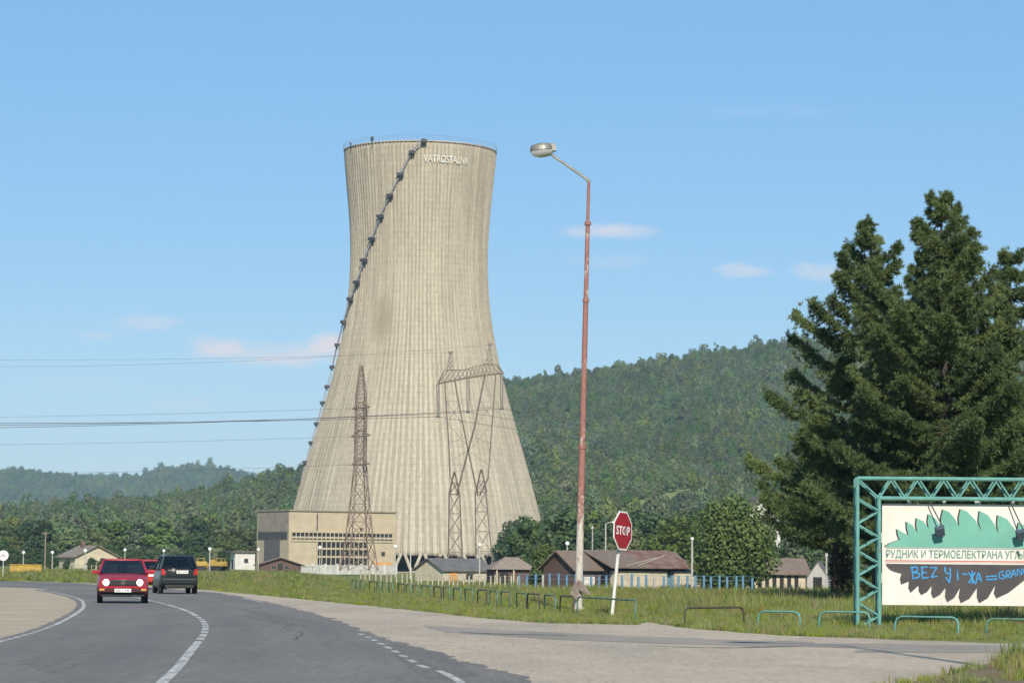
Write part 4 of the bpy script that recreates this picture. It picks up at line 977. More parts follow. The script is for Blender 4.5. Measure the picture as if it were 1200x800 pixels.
# ------------------------------------------------------------------ street lamp (tall, leaning, flaking paint)
b0 = G(677.5, 717); Y = b0.y; b0.z = 0; tp = P(690, 212, Y) - b0
lamp_root = sl_ = thing('street_lamp', 'tall leaning street lamp with flaking red and white paint beside the stop sign', 'street lamp', b0)
mb = MB(); v = lambda t: tp * t
mb.tube([v(0) - Vector((0, 0, .2)), v(.38), v(.381), v(.72), v(.721), v(.90), v(.901), v(1)], [.112, .098, .088, .076, .068, .062, .048, .045], 14); mb.build('pole', M['pole'], sl_, smooth=False)
mb = MB()
for t in (.38, .72, .9): mb.tube([v(t - .004), v(t + .004)], .125 if t < .5 else .1, 12)
mb.tube([v(0) - Vector((0, 0, .05)), v(.012)], .17, 12); mb.build('collar', M['pole'], sl_)
hd = P(640, 177, Y) - b0
mb = MB(); mb.tube([tp, tp.lerp(hd, .06) + Vector((0, 0, .01)), hd + (tp - hd) * .12], [.055, .042, .038], 8); mb.build('arm', M['lamp_metal'], sl_)
c = P(635, 173.5, Y) - b0; axis = Matrix.Rotation(R(-6), 3, 'Y')
mb = MB(); mb.lathe([(.02, .135), (.2, .125), (.31, .09), (.345, .03), (.355, -.07), (.33, -.09), (.05, -.085)], c, 24, axis, .8); 
mb.box(c + Vector((.27, 0, .0)), (.26, .3, .2), mat=axis); hh = mb.build('lamp_head', M['lamp_metal'], sl_, smooth=False)
mb = MB(); mb.lathe([(.335, -.085), (.32, -.16), (.24, -.235), (.1, -.27), (.01, -.275)], c, 24, axis, .8); mb.build('glass_bowl', M['bowl'], hh, smooth=True)
mb = MB(); z0 = (717 - 690) / F_PX * Y
fl = [Vector((-.27, -.14, z0 - .12)), Vector((-.1, -.17, z0 + .2)), Vector((.04, -.17, z0 + .08)), Vector((-.06, -.19, z0 - .32))]; mb.prism(fl, (.015, -.02, 0))
fl = [Vector((-.02, -.18, z0 + .28)), Vector((.1, -.2, z0 + .22)), Vector((.36, -.32, z0 - .14)), Vector((.26, -.34, z0 - .13)), Vector((.03, -.22, z0 - .02))]; mb.prism(fl, (.012, -.02, -.01))
mb.build('bent_hatch', plain('bent_sheet', (.15, .12, .10), (.22, .18, .15), 5), sl_)

lamp2 = copy_tree(lamp_root); lamp2.location = (7.6, 27.5, 0); tag(lamp2, 'street lamp on the near right verge, its shadow lying across the lot', 'street lamp')
# ------------------------------------------------------------------ stop sign
b0 = G(717, 722); Y = b0.y; b0.z = 0; c = P(727, 621.5, Y) - b0; k = Y / F_PX
st = thing('stop_sign', 'red octagonal stop sign on a leaning white post', 'stop sign', b0)
up = c.normalized(); mb = MB(); mb.tube([-up * .1, c * 1.12], .045, 10); mb.build('post', M['white'], st)
nrm = Vector((math.sin(R(60)), -math.cos(R(60)), 0)); right = Vector((math.cos(R(60)), math.sin(R(60)), 0)); upv = (up - nrm * up.dot(nrm)).normalized(); right = upv.cross(nrm) * -1
if right.x < 0: right = -right
face_c = c + nrm * .07
def octa(r, d): return [face_c + nrm * d + (right * math.cos(a) + upv * math.sin(a)) * r for a in [math.pi / 8 + i * math.pi / 4 for i in range(8)]]
r8 = 22.5 * k / math.cos(math.pi / 8)
mb = MB(); mb.prism(octa(r8, -.012), nrm * .02); pl_ = mb.build('plate', M['sign_white'], st)
mb = MB(); mb.add(octa(r8 * .925, .011), [tuple(range(8))]); fc = mb.build('red_face', M['sign_red'], pl_, fixn=False)
hw = r8 * .70
put_text('lettering', 'STOP', lambda u, v: face_c + nrm * .014 + right * (u - hw) + upv * (v - hw * .30), M['sign_white'], pl_, 2 * hw, hw * .62, .025)
mb = MB(); mb.add([face_c + nrm * .017 + right * (hw * (.38 + .24 * math.cos(a))) + upv * (hw * .3 * math.sin(a) * (1 + .2 * math.cos(3 * a))) for a in np.linspace(0, 6.28, 14)[:-1]], [tuple(range(13))]); mb.build('scuff', M['smudge'], pl_, fixn=False)

# ------------------------------------------------------------------ hoop rails
def hoop(p, q, h, mat, label, group='low tubular hoop rails along the lot', r=.023):
    p = Vector((p[0], p[1], float(gz(p[0], p[1])))); q = Vector((q[0], q[1], float(gz(q[0], q[1])))); o = thing('hoop_rail', label, 'rail', p, group=group); d = q - p; n = d.normalized(); c_ = min(.13, d.length * .2); up = Vector((0, 0, 1)); tilt = Vector((random.uniform(-.03, .03), random.uniform(-.05, .05), 0))
    pts = [Vector((0, 0, -.15)), up * (h - c_) + tilt * .8, up * (h - c_ * .3) + n * c_ * .3 + tilt, up * h + n * c_ + tilt, d + up * h - n * c_ + tilt, d + up * (h - c_ * .3) - n * c_ * .3 + tilt, d + up * (h - c_) + tilt * .8, d - up * .15]
    mb = MB(); mb.tube(pts, r, 7); mb.build('tube', mat, o, smooth=True); return o
GP = lambda x, y: G(x, y)[:2]
T, Bk = M['teal_dull'], M['black_paint']
row = [(412, 415, T), (417, 420, T), (422, 426, T), (433, 438.5, Bk), (441, 445, T), (448, 452.5, T), (456, 460.5, T), (466.5, 473.5, Bk), (476, 481, T), (484, 490, T), (493, 505, T), (508.5, 517, Bk), (520, 527.5, T), (531.5, 540.5, T), (545.5, 555, T), (559.5, 570, Bk), (573, 582, T), (586.5, 597, T), (606, 617.5, T), (618.5, 632.5, Bk), (638.5, 651.5, T), (656, 671.5, Bk), (676, 744, T)]
yrow = lambda x: np.interp(x, [412, 470, 520, 560, 620, 675, 745], [690.5, 697.5, 703.5, 708, 715, 721, 727])
names = {0: 'the far end of the row'}
nT = nB = 0; ords = ['first', 'second', 'third', 'fourth', 'fifth', 'sixth', 'seventh', 'eighth', 'ninth', 'tenth', 'eleventh', 'twelfth', 'thirteenth', 'fourteenth', 'fifteenth', 'sixteenth', 'seventeenth']
for (x0, x1, mt) in row:
    if x0 == 676: lab = 'long teal hoop rail between the street lamp and the stop sign'
    elif mt is T: lab = '%s faded teal hoop rail of the row in tall grass, counted from its far end' % ords[nT]; nT += 1
    else: lab = '%s black hoop rail of the row in tall grass, counted from its far end' % ords[nB]; nB += 1
    hoop(GP(x0, yrow(x0)), GP(x1, yrow(x1)), .50, mt, lab)
hoop(GP(803.5, 735), GP(872.5, 733.5), .43, Bk, 'wide black hoop rail alone at the lot edge left of the billboard')
hoop(GP(888, 736), GP(937, 737), .38, M['teal'], 'teal hoop rail next right of the wide black one')
hoop(GP(959, 738), GP(1018, 739), .40, M['teal'], 'teal hoop rail running behind the left post of the billboard')
hoop(GP(1048, 742.5), GP(1122, 744), .36, M['teal'], 'teal hoop rail under the white billboard panel')
hoop(GP(1157, 746), GP(1232, 747), .36, M['teal_dull'], 'dull hoop rail under the billboard at the right picture edge')

# ------------------------------------------------------------------ billboard
b0 = G(1005, 736.5); Y = b0.y; k = Y / F_PX
bb_ = thing('billboard', 'white power plant billboard hung in a teal truss frame', 'billboard', b0)
BW = lambda px, py, dy=0: P(px, py, Y) - b0 + Vector((0, dy, 0))
xL, xI = BW(1005, 650).x, BW(1030.5, 650).x; xR, xRi = BW(1273, 650).x, BW(1247.5, 650).x; zt, zl = BW(1005, 560).z, BW(1030, 583.5).z; dep = .42
def post(xa, xb):
    mb = MB()
    for x, z1 in ((xa, zt), (xb, zl)):
        for y in (0, dep): mb.tube([(x, y, -.1), (x, y, z1)], .043 if y == 0 else .036, 8)
    n = 5; H_ = zl
    for i in range(n):
        z0, z1 = H_ * i / n, H_ * (i + 1) / n; zm = (z0 + z1) / 2
        for y in (0, dep): mb.tube([(xa, y, z1), (xb, y, zm)], .022, 6); mb.tube([(xb, y, zm), (xa, y, z0)], .022, 6)
        for x in (xa, xb): mb.tube([(x, 0, z1), (x, dep, zm)], .02, 6); mb.tube([(x, dep, zm), (x, 0, z0)], .02, 6)
    mb.build('truss_post', M['teal'], bb_)
post(xL, xI); post(xR, xRi)
mb = MB()
for y in (0, dep):
    mb.tube([(xL, y, zt), (xR, y, zt)], .045 if y == 0 else .035, 8); mb.tube([(xI, y, zl), (xRi, y, zl)], .05 if y == 0 else .036, 8)
n = 7; xs_ = np.linspace(xI, xRi, n + 1)
for y in (0, dep):
    mb.tube([(xL, y, zt), (xI, y, zl)], .022, 6); mb.tube([(xR, y, zt), (xRi, y, zl)], .022, 6)
    for i in range(n):
        xm = (xs_[i] + xs_[i + 1]) / 2; mb.tube([(xs_[i], y, zl), (xm, y, zt)], .022, 6); mb.tube([(xm, y, zt), (xs_[i + 1], y, zl)], .022, 6)
for i in range(n + 1): mb.tube([(xs_[i], 0, zl), (xs_[i], dep, zl)], .02, 6); mb.tube([(xs_[i], 0, zl), (xs_[min(i + 1, n)], dep, zl)], .018, 6)
for i in range(n): xm = (xs_[i] + xs_[i + 1]) / 2; mb.tube([(xm, 0, zt), (xm, dep, zt)], .02, 6)
mb.build('top_truss', M['teal'], bb_)
yb = .16; Zq = lambda zx, zy, d: (lambda p: Vector((p.x, yb - d, p.z)))(P(1030 + zx / 5.335, 570 + zy / 5.335 + zx * .0016, Y + yb) - b0)
mb = MB(); p = [Zq(20, 105, 0), Zq(1130, 105, 0), Zq(1130, 737, 0), Zq(20, 737, 0)]; mb.prism(p, (0, .03, 0)); pan = mb.build('panel', M['board_white'], bb_)
mb = MB()
for (x0, y0, x1, y1) in ((5, 285, 24, 350), (5, 540, 24, 600), (180, 70, 205, 110), (400, 70, 420, 110), (600, 70, 640, 110), (830, 70, 850, 110)): mb.prism([Zq(x0, y0, -.035), Zq(x1, y0, -.035), Zq(x1, y1, -.035), Zq(x0, y1, -.035)], (0, .02, 0))
mb.build('bracket', M['board_white'], bb_)
upper = [(40, 376), (42, 370), (70, 352), (130, 330), (118, 302), (113, 262), (150, 285), (185, 300), (175, 262), (172, 215), (210, 240), (243, 285), (232, 240), (236, 193), (280, 215), (312, 258), (303, 215), (311, 168), (352, 195), (391, 248), (388, 195), (401, 138), (440, 155), (475, 195), (502, 246), (498, 190), (511, 135), (550, 150), (600, 200), (641, 268), (622, 210), (629, 145), (680, 170), (720, 225), (749, 290), (738, 230), (743, 170), (800, 195), (850, 260), (872, 310), (866, 262), (874, 215), (930, 245), (980, 320), (1010, 342), (1050, 358), (1085, 376)]
lower = [(42, 480), (50, 500), (70, 520), (100, 532), (140, 542), (130, 575), (138, 610), (186, 590), (183, 630), (196, 662), (246, 616), (248, 650), (263, 675), (300, 655), (329, 618), (325, 665), (339, 695), (380, 672), (416, 628), (412, 685), (426, 718), (470, 690), (506, 628), (497, 685), (511, 723), (565, 695), (612, 628), (611, 685), (626, 722), (680, 690), (726, 612), (717, 660), (733, 692), (810, 655), (860, 615), (910, 575), (980, 520), (1040, 500), (1083, 480)]
def flat(name, pts, d, mat, par, shift=0):
    me = bpy.data.meshes.new(name); bm = bmesh.new(); vs = [bm.verts.new(Zq(x + shift, y, d)) for x, y in pts]; es = [bm.edges.new((vs[i], vs[(i + 1) % len(vs)])) for i in range(len(vs))]
    bmesh.ops.triangle_fill(bm, edges=es, use_beauty=True); bm.to_mesh(me); bm.free(); me.materials.append(mat); return link(name, me, par)
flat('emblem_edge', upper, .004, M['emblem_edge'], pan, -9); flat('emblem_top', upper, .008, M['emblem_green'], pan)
flat('emblem_bottom', lower, .006, M['emblem_grey'], pan)
for y0, y1, mt in ((457, 463, 'stripe_red'), (468, 470, 'stripe_red'), (380, 384, 'letter_green')): flat('stripe', [(40, y0), (1085, y0), (1085, y1), (40, y1)], .007, M[mt], pan)
put_text('lettering', 'РУДНИК И ТЕРМОЕЛЕКТРАНА УГЉЕВИК', lambda u, v: Zq(44 + u, 453 - v, .011), M['letter_green'], pan, 731, 62, .022, ref='РУДНИК И ТЕРМОЕЛЕКТРАНА')
def spray(strokes, w=9.5):
    """flat sprayed strokes in sign coordinates; every dab lies a hair above the one before"""
    me = bpy.data.meshes.new('graffiti'); V = []; F = []; d = .0105
    for st_ in strokes:
        pts = np.array(st_, float); pts = smooth_line(pts, 4) if len(pts) > 2 else np.array([pts[0] + (pts[1] - pts[0]) * k / 4 for k in range(5)])
        pts = pts + rng.normal(0, .9, pts.shape); ww = w * rng.uniform(.75, 1.15, len(pts)); l, r_ = offset(pts, -ww / 2), offset(pts, ww / 2); o_ = len(V); n = len(pts)
        V += [tuple(Zq(*q, d)) for q in l] + [tuple(Zq(*q, d)) for q in r_]; F += [(o_ + k, o_ + k + 1, o_ + n + k + 1, o_ + n + k) for k in range(n - 1)]; d += .0003
    me.from_pydata(V, [], F); me.materials.append(M['spray_blue']); link('graffiti', me, pan)
spray([[(205, 500), (212, 572)], [(198, 503), (235, 500), (240, 520), (212, 535)], [(212, 535), (248, 538), (250, 560), (208, 572)]])
spray([[(268, 500), (272, 570)], [(262, 502), (305, 498)], [(270, 534), (300, 532)], [(272, 570), (312, 562)]])
spray([[(318, 502), (362, 500)], [(362, 500), (325, 562)], [(325, 562), (366, 556)]])
spray([[(412, 495), (416, 530), (440, 540)], [(446, 502), (446, 560), (438, 598)], [(420, 560), (440, 596)]])
spray([[(490, 525), (494, 578)], [(489, 508), (491, 514)]])
spray([[(522, 538), (556, 542)], [(560, 530), (604, 604)], [(602, 528), (560, 596)], [(582, 522), (584, 600)], [(606, 596), (622, 530), (640, 590)], [(612, 570), (636, 568)]])
spray([[(668, 555), (735, 550)], [(672, 575), (738, 570)]])
spray([[(782, 520), (756, 528), (752, 560), (778, 566), (780, 545), (768, 546)], [(796, 566), (798, 522), (818, 522), (816, 542), (800, 545), (820, 562)], [(828, 558), (842, 512), (856, 552)], [(832, 540), (852, 538)], [(866, 548), (868, 506), (890, 542), (892, 500)], [(912, 498), (902, 520), (914, 540), (930, 520), (914, 498)]], 8)
for x0, y0, x1, y1 in ((300, 70, 385, 245), (805, 70, 888, 262), (1010, 70, 1090, 275)):
    a_, b_ = Zq(x0, y0, .12), Zq(x1, y1, .26)
    mb = MB(); mb.tube([a_, b_], .014, 6); rd = mb.build('lamp_arm', M['dark_steel'], bb_)
    mb = MB(); mt_ = Matrix.Rotation(R(-12), 3, 'Y') @ Matrix.Rotation(R(35), 3, 'X'); c_ = b_ + Vector((-.05, 0, -.11)); mb.box(c_, (.19, .11, .22), mat=mt_); mb.box(c_ + Vector((0, .055, .02)), (.22, .025, .25), mat=mt_); mb.build('floodlight', M['flood_grey'], rd, bevel=.015)

# ------------------------------------------------------------------ cars (local +y is forward)
def ring_loft(rings, caps=True):
    mb = MB(); n = len(rings[0]); mb.add([p for r in rings for p in r], [(i * n + k, i * n + (k + 1) % n, (i + 1) * n + (k + 1) % n, (i + 1) * n + k) for i in range(len(rings) - 1) for k in range(n)] + ([tuple(range(n))[::-1], tuple(range((len(rings) - 1) * n, len(rings) * n))] if caps else [])); return mb
def body(stations):
    rings = []
    for (y, w_, zb_, zm, zt_, ws) in stations:
        rings.append([(-w_ * .9, y, zb_), (-w_, y, zb_ + .1), (-w_, y, zm), (-w_ * ws, y, zt_ - .03), (-w_ * ws * .8, y, zt_), (0, y, zt_ + .015), (w_ * ws * .8, y, zt_), (w_ * ws, y, zt_ - .03), (w_, y, zm), (w_, y, zb_ + .1), (w_ * .9, y, zb_), (0, y, zb_ - .01)])
    return ring_loft(rings)
def wheel(par, x, y, r, wd):
    o = thing('wheel', None, None, (x, y, r)); o.parent = par; KIDS.setdefault(par.as_pointer(), []).append(o); rm = Matrix.Rotation(R(90), 3, 'Y')
    mb = MB(); mb.lathe([(r * .62, -wd / 2), (r * .93, -wd / 2), (r, -wd * .32), (r, wd * .32), (r * .93, wd / 2), (r * .62, wd / 2)], (0, 0, 0), 24, rm); mb.build('tyre', M['tyre'], o, smooth=False)
    mb = MB(); s = 1 if x > 0 else -1; mb.lathe([(.01, s * wd * .36), (r * .2, s * wd * .38), (r * .5, s * wd * .3), (r * .63, s * wd * .45), (r * .63, -s * wd * .45), (.01, -s * wd * .3)], (0, 0, 0), 20, rm); mb.build('rim', M['alloy'], o)
def greenhouse(par, belt, roof, zb_, zr_, wb, wr, paint):
    """glass volume, pillars and roof; belt=(yr,yf) roof=(yr,yf)"""
    (br, bf), (rr_, rf) = belt, roof
    def plan(yr, yf, w_, z): return [(-w_, yr + .08, z), (-w_ * .85, yr, z), (w_ * .85, yr, z), (w_, yr + .08, z), (w_, yf - .1, z), (w_ * .82, yf, z), (-w_ * .82, yf, z), (-w_, yf - .1, z)]
    a_, b_ = plan(br, bf, wb, zb_), plan(rr_, rf, wr, zr_)
    gl = ring_loft([[(x * .985, y * .995, z) for x, y, z in a_], [(x * .985, y * .995, z) for x, y, z in b_]]); gl.build('windows', M['car_glass'], par)
    mb = MB()
    for i in (0, 3, 4, 7): mb.tube([a_[i], b_[i]], [.05, .042], 6)
    for s in (-1, 1): ym = (br + bf) / 2 - .1; yr_ = ym * .9 - .02; mb.tube([(s * wb, ym, zb_), (s * wr, yr_, zr_)], .035, 6)
    
    mb.build('pillar', paint, par)
    rp = [[(x * 1.02, y * 1.01, zr_ - .02) for x, y, z in b_], [(x * 1.02, y * 1.01, zr_ + .02) for x, y, z in b_], [(x * .86, y * .92, zr_ + .055) for x, y, z in b_]]
    ring_loft(rp).build('roof', paint, par, smooth=True, bevel=.02)
def seats(par, ys, x, z, wd):
    for y in ys:
        for s in (-1, 1):
            mb = MB(); mb.box((s * x, y, z), (wd, .16, .42), mat=Matrix.Rotation(R(-12), 3, 'X')); mb.box((s * x, y - .06, z + .30), (wd * .55, .1, .16)); mb.build('seat', M['seat'], par, bevel=.03)
    mb = MB(); mb.lathe([(.17, -.012), (.185, -.012), (.185, .012), (.17, .012), (.17, -.012)], (x, ys[0] + .52, z + .02), 20, Matrix.Rotation(R(65), 3, 'X')); mb.build('steering_wheel', M['trim'], par)
def heading(o, d): o.rotation_euler = (0, 0, math.atan2(-d.x, d.y))
def tangent_at(y):
    t = np.gradient(centre_line, axis=0); j = int(np.argmin(np.abs(centre_line[:, 1] - y) + 50 * (centre_line[:, 0] > 5))); return Vector((t[j, 0], t[j, 1], 0)).normalized()
# the red hatchback coming towards us
p = G(140, 706); red = thing('red_hatchback', 'dark red hatchback coming towards the camera with its round headlights on', 'car', (p.x, p.y + .6, .012)); heading(red, Vector((-p.x + .6, -p.y, 0)))
def hatch(o, paint):
    body([(-1.98, .72, .36, .6, .86, .93), (-1.9, .79, .3, .62, .92, .93), (-1.2, .825, .22, .64, .94, .94), (0, .83, .2, .64, .94, .94), (.75, .825, .2, .64, .945, .93), (1.35, .81, .22, .62, .87, .90), (1.86, .785, .28, .6, .79, .92), (1.93, .76, .34, .58, .74, .94)]).build('body', paint, o, smooth=True, bevel=.02)
    greenhouse(o, (-1.85, .92), (-1.35, .12), .93, 1.36, .77, .62, paint)
    for x in (-.72, .72):
        for y in (-1.2, 1.25): wheel(o, x, y, .285, .18)
hatch(red, M['car_red']); seats(red, (-.15, -1.05), .36, 1.03, .44)
mb = MB(); mb.box((0, 1.97, .43), (1.64, .2, .2)); mb.build('bumper', plain('dark_red_bumper', (.055, .012, .014), (.03, .012, .013), 6, rough=.5), red, bevel=.04); 
mb = MB(); mb.box((0, 2.075, .50), (1.56, .02, .06)); mb.build('bumper_strip', M['car_red'], red)
mb = MB(); mb.box((0, 1.93, .655), (1.30, .07, .17)); gr = mb.build('grille', M['trim'], red); mb = MB()
for i in range(5): mb.box((0, 1.972, .595 + i * .03), (.86, .012, .009))
mb.build('grille_bar', M['dark_steel'], gr)
mb = MB(); rmx = Matrix.Rotation(R(-90), 3, 'X'); mb.lathe([(.052, 0), (.062, 0), (.062, .012), (.052, .012), (.052, 0)], (0, 1.975, .655), 20, rmx)
for a0, a1 in (((-.035, .03), (-.012, -.005)), ((-.012, -.005), (0, .02)), ((0, .02), (.012, -.005)), ((.012, -.005), (.035, .03)), ((-.025, -.012), (0, -.04)), ((.025, -.012), (0, -.04))): mb.bar((a0[0], 1.983, .655 + a0[1]), (a1[0], 1.983, .655 + a1[1]), .006)
mb.build('badge', M['lamp_metal'], gr)
for s in (-1, 1):
    mb = MB(); mb.lathe([(.012, .03), (.08, .022), (.105, 0), (.11, -.04)], (s * .535, 1.965, .655), 20, rmx); mb.build('headlight', M['headlight'], red, smooth=True)
    mb = MB(); mb.box((s * .66, 2.07, .43), (.16, .03, .06)); mb.build('indicator', M['orange'], red)
    mb = MB(); mb.box((s * .90, .62, .98), (.18, .09, .12)); mb.bar((s * .78, .64, .95), (s * .86, .63, .96), .02); mb.build('wing_mirror', M['car_red'], red, bevel=.03)
mb = MB(); mb.box((0, 2.085, .405), (.52, .012, .11)); npl = mb.build('number_plate', M['plate'], red); mb = MB()
for x in (-.19, -.14, -.09, .09, .14, .19): mb.box((x, 2.0925, .405), (.026, .004, .06))
mb.build('plate_mark', M['ink'], npl); put_text('lettering', 'A', lambda u, v: Vector((.025 - u, 2.094, .375 + v)), M['ink'], npl, .05, .06)
mb = MB(); mb.box((0, 1.90, .27), (1.4, .1, .12)); mb.build('front_apron', M['trim'], red, bevel=.03)
for x in (-.35, .35): # wipers
    mb = MB(); mb.bar((x, .93, .97), (x - .35, .80, 1.02), .012); mb.build('wiper', M['trim'], red)

# dark minivan driving away
p = G(197.5, 695.6); van = thing('dark_minivan', 'dark blue grey minivan driving away from the camera', 'car', (p.x, p.y + 2.0, .012)); heading(van, tangent_at(p.y + 2))
body([(-2.08, .76, .42, .7, .98, .95), (-2.0, .83, .34, .72, 1.02, .96), (-1.3, .87, .24, .74, 1.03, .96), (0, .875, .22, .74, 1.02, .95), (1.0, .87, .24, .72, 1.0, .93), (1.7, .83, .28, .66, .86, .9), (2.05, .74, .36, .58, .72, .9)]).build('body', M['car_dark'], van, smooth=True, bevel=.02)
greenhouse(van, (-2.03, 1.2), (-1.72, .45), 1.02, 1.60, .83, .63, M['car_dark'])
for x in (-.76, .76):
    for y in (-1.35, 1.35): wheel(van, x, y, .31, .2)
mb = MB(); mb.box((0, -2.08, .53), (1.62, .16, .26)); mb.build('bumper', M['car_dark'], van, bevel=.06)
mb = MB(); mb.box((0, -2.075, .33), (1.3, .08, .12)); mb.build('bumper_lip', M['trim'], van)
for s in (-1, 1):
    mb = MB(); mb.prism([(s * .62, -2.115, .82), (s * .80, -2.09, .80), (s * .82, -2.06, 1.06), (s * .68, -2.10, 1.06)], (0, .06, 0)); mb.build('tail_light', M['red_lens'], van)
    mb = MB(); mb.box((s * .96, .85, 1.1), (.2, .12, .16)); mb.bar((s * .84, .87, 1.05), (s * .9, .86, 1.08), .025); mb.build('wing_mirror', M['car_dark'], van, bevel=.03)
mb = MB(); mb.box((0, -2.105, .88), (1.16, .05, .3)); mb.build('tailgate_panel', M['car_dark'], van, bevel=.02)
mb = MB(); mb.box((.12, -2.138, .93), (.52, .012, .12)); np2 = mb.build('number_plate', M['plate'], van); mb = MB()
for x in (-.18, -.12, -.06, .06, .12, .18): mb.box((.12 + x, -2.1455, .93), (.03, .004, .06))
mb.build('plate_mark', M['ink'], np2)
mb = MB(); mb.lathe([(.01, .02), (.07, .015), (.09, 0)], (-.28, -2.14, 1.0), 16, Matrix.Rotation(R(90), 3, 'X')); mb.box((-.05, -2.135, 1.005), (.9, .02, .04)); mb.build('handle_trim', M['lamp_metal'], van)
mb = MB(); mb.bar((.02, -2.05, 1.06), (-.5, -2.0, 1.12), .012); mb.build('wiper', M['trim'], van)
# red car ahead of the minivan
seats(van, (.1, -.9), .38, 1.14, .46); van.scale = (.93, .94, .97)
p = G(171, 689.5); rc = thing('red_car', 'bright red car mostly hidden between the dark red hatchback and the dark minivan', 'car', (p.x, p.y, .012)); heading(rc, tangent_at(p.y)); hatch(rc, M['car_red_orange'])
mb = MB(); mb.box((0, -1.97, .43), (1.62, .16, .2)); mb.build('bumper', M['car_red_orange'], rc, bevel=.04)
for s in (-1, 1): mb = MB(); mb.box((s * .66, -1.96, .72), (.22, .06, .16)); mb.build('tail_light', M['red_lens'], rc); mb = MB(); mb.box((s * .62, -1.972, .83), (.16, .05, .06)); mb.build('reverse_light', M['plate'], rc)
mb = MB(); mb.box((0, -2.0, .66), (.5, .012, .11)); mb.build('number_plate', M['plate'], rc)

# ------------------------------------------------------------------ trees
def limbs(mb, h, r, top, n, spread, lean=(0, 0)):
    mb.tube([(0, 0, -.3), (lean[0] * .3, lean[1] * .3, h * .4), (lean[0], lean[1], top)], [r, r * .7, r * .2], 9)
    for k in range(n):
        t = .35 + .5 * k / n; z = top * t; a = k * 2.4; q = Vector((math.cos(a), math.sin(a), 0)) * spread * (1 - t * .5)
        s = Vector((lean[0] * t, lean[1] * t, z)); mb.tube([s, s + q * .5 + Vector((0, 0, spread * .25)), s + q + Vector((0, 0, spread * .6))], [r * .38, r * .24, r * .08], 6)
def broadleaf(label, base, h, r, n, size, mat, group=None, low=.12, nl=13, name='broadleaf_tree'):
    o = thing(name, label, 'tree', base, random.uniform(0, 6), group); mb = MB(); limbs(mb, h, h * .025 + .05, h * .8, 8, r * .6); mb.build('trunk', M['bark'], o, smooth=True)
    L = lobes_crown(nl, h * low + r * .2, h - r * .32, r); o2 = link('crown', crown_mesh('crown', L, n, size, mat, .5), o); return o
Y = 250; A = GX(856, Y); broadleaf('round dense green broadleaf tree right of the long shed', A, 120 * Y / F_PX + .3, 61 * Y / F_PX, 16000, .17, M['leaf'], low=.03, nl=26, name='round_tree')
Y = 285; A = GX(640, Y); broadleaf('leafy bush left of the dark brick gable', A, 56 * Y / F_PX, 26 * Y / F_PX, 6000, .18, M['leaf'], low=.02, nl=16, name='leafy_bush')
Y = 360; A = GX(614, Y); broadleaf('dark green tree against the right foot of the cooling tower', A, 80 * Y / F_PX, 22 * Y / F_PX, 5000, .24, M['leaf_dark'], low=.02, nl=14)
# belt of trees along the foot of the hills: five grown trees, copied
protos = []
for kk in range(5):
    o = broadleaf('tree', (0, -400, 0), 9, 4 if kk < 3 else 3.2, 3200, .28, M['leaf_dark'] if kk % 2 else M['forest'], low=.04, nl=13); protos.append(o)
used = set()
def belt(px, top, Yd, label, group, wide=1.0):
    A = GX(px, Yd); h = P(px, top, Yd).z - A.z; k = random.randrange(5); src = protos[k]
    if k in used: o = copy_tree(src)
    else: o = src; used.add(k)
    if '%s' in label:
        label = label % ('dark bluish' if k % 2 else 'light')
    o.location = A; s = h / 9; o.scale = (s * wide, s * wide, s); o.rotation_euler = (0, 0, random.uniform(0, 6)); tag(o, label, 'tree', group)
def where(px, marks):
    return min(marks, key=lambda m_: abs(m_[0] - px))[1]
ML = [(5, 'the round white sign'), (30, 'the yellow skip'), (55, 'the wooden pole'), (95, 'the cream house'), (141, 'the red hatchback'), (197, 'the dark minivan'), (235, 'the left bulldozer'), (257, 'the right bulldozer'), (284, 'the white hut')]
MR = [(605, 'the tower foot tree'), (640, 'the leafy bush'), (665, 'the bell lamp post'), (682, 'the street lamp pole'), (700, 'the two yard lamps'), (727, 'the stop sign'), (770, 'the rust red roof'), (811, 'the slim lamp post'), (855, 'the round tree'), (893, 'the white house'), (945, 'the grey kiosk'), (1000, 'the billboard post')]
gl = 'trees at the foot of the left ridge'; ll = 'broadleaf tree in the belt at the foot of the left ridge'
x = -12
while x < 292:
    belt(x, random.uniform(602, 626) + max(0, x - 250) * .3, random.uniform(650, 715), '%s green tree in the back row above ' + where(x, ML), gl, 1.35); x += random.uniform(8, 13)
x = -8
while x < 268:
    if not (60 < x < 128): belt(x, random.uniform(634, 646), random.uniform(540, 620), '%s green low front row tree behind ' + where(x, ML), gl, 1.4)
    x += random.uniform(10, 17)
gr_ = 'trees behind the sheds'; lr = 'broadleaf tree in the belt behind the long shed'
x = 655
while x < 830:
    belt(x, random.uniform(590, 622), random.uniform(400, 520), '%s green nearer row tree behind ' + where(x, MR), gr_, 1.2); x += random.uniform(8, 12)
x = 600
while x < 720:
    belt(x, random.uniform(596, 618), random.uniform(540, 640), '%s green farther row tree behind ' + where(x, MR), gr_, 1.1); x += random.uniform(8, 13)
x = 830
while x < 1010:
    belt(x, random.uniform(580, 620), random.uniform(440, 620), '%s green tree rising behind ' + where(x, MR), gr_, 1.2); x += random.uniform(10, 15)
for px, top, Yd, lab, wd in ((107, 652, 400, 'rounded bush in front of the gable of the cream house', 1.5), (78, 655, 420, 'small bush before the left corner of the cream house', 1.3), (119, 655, 395, 'bush right of the cream house gable', 1.4), (60, 652, 410, 'bush beside the wooden utility pole', 1.3), (899, 618, 330, 'leafy tree hiding the foot of the white gabled house', 1.0)):
    belt(px, top, Yd, lab, None, wd)
for k in range(5):
    if k not in used:
        for ch in list(KIDS.get(protos[k].as_pointer(), [])): bpy.data.objects.remove(ch)
        bpy.data.objects.remove(protos[k])

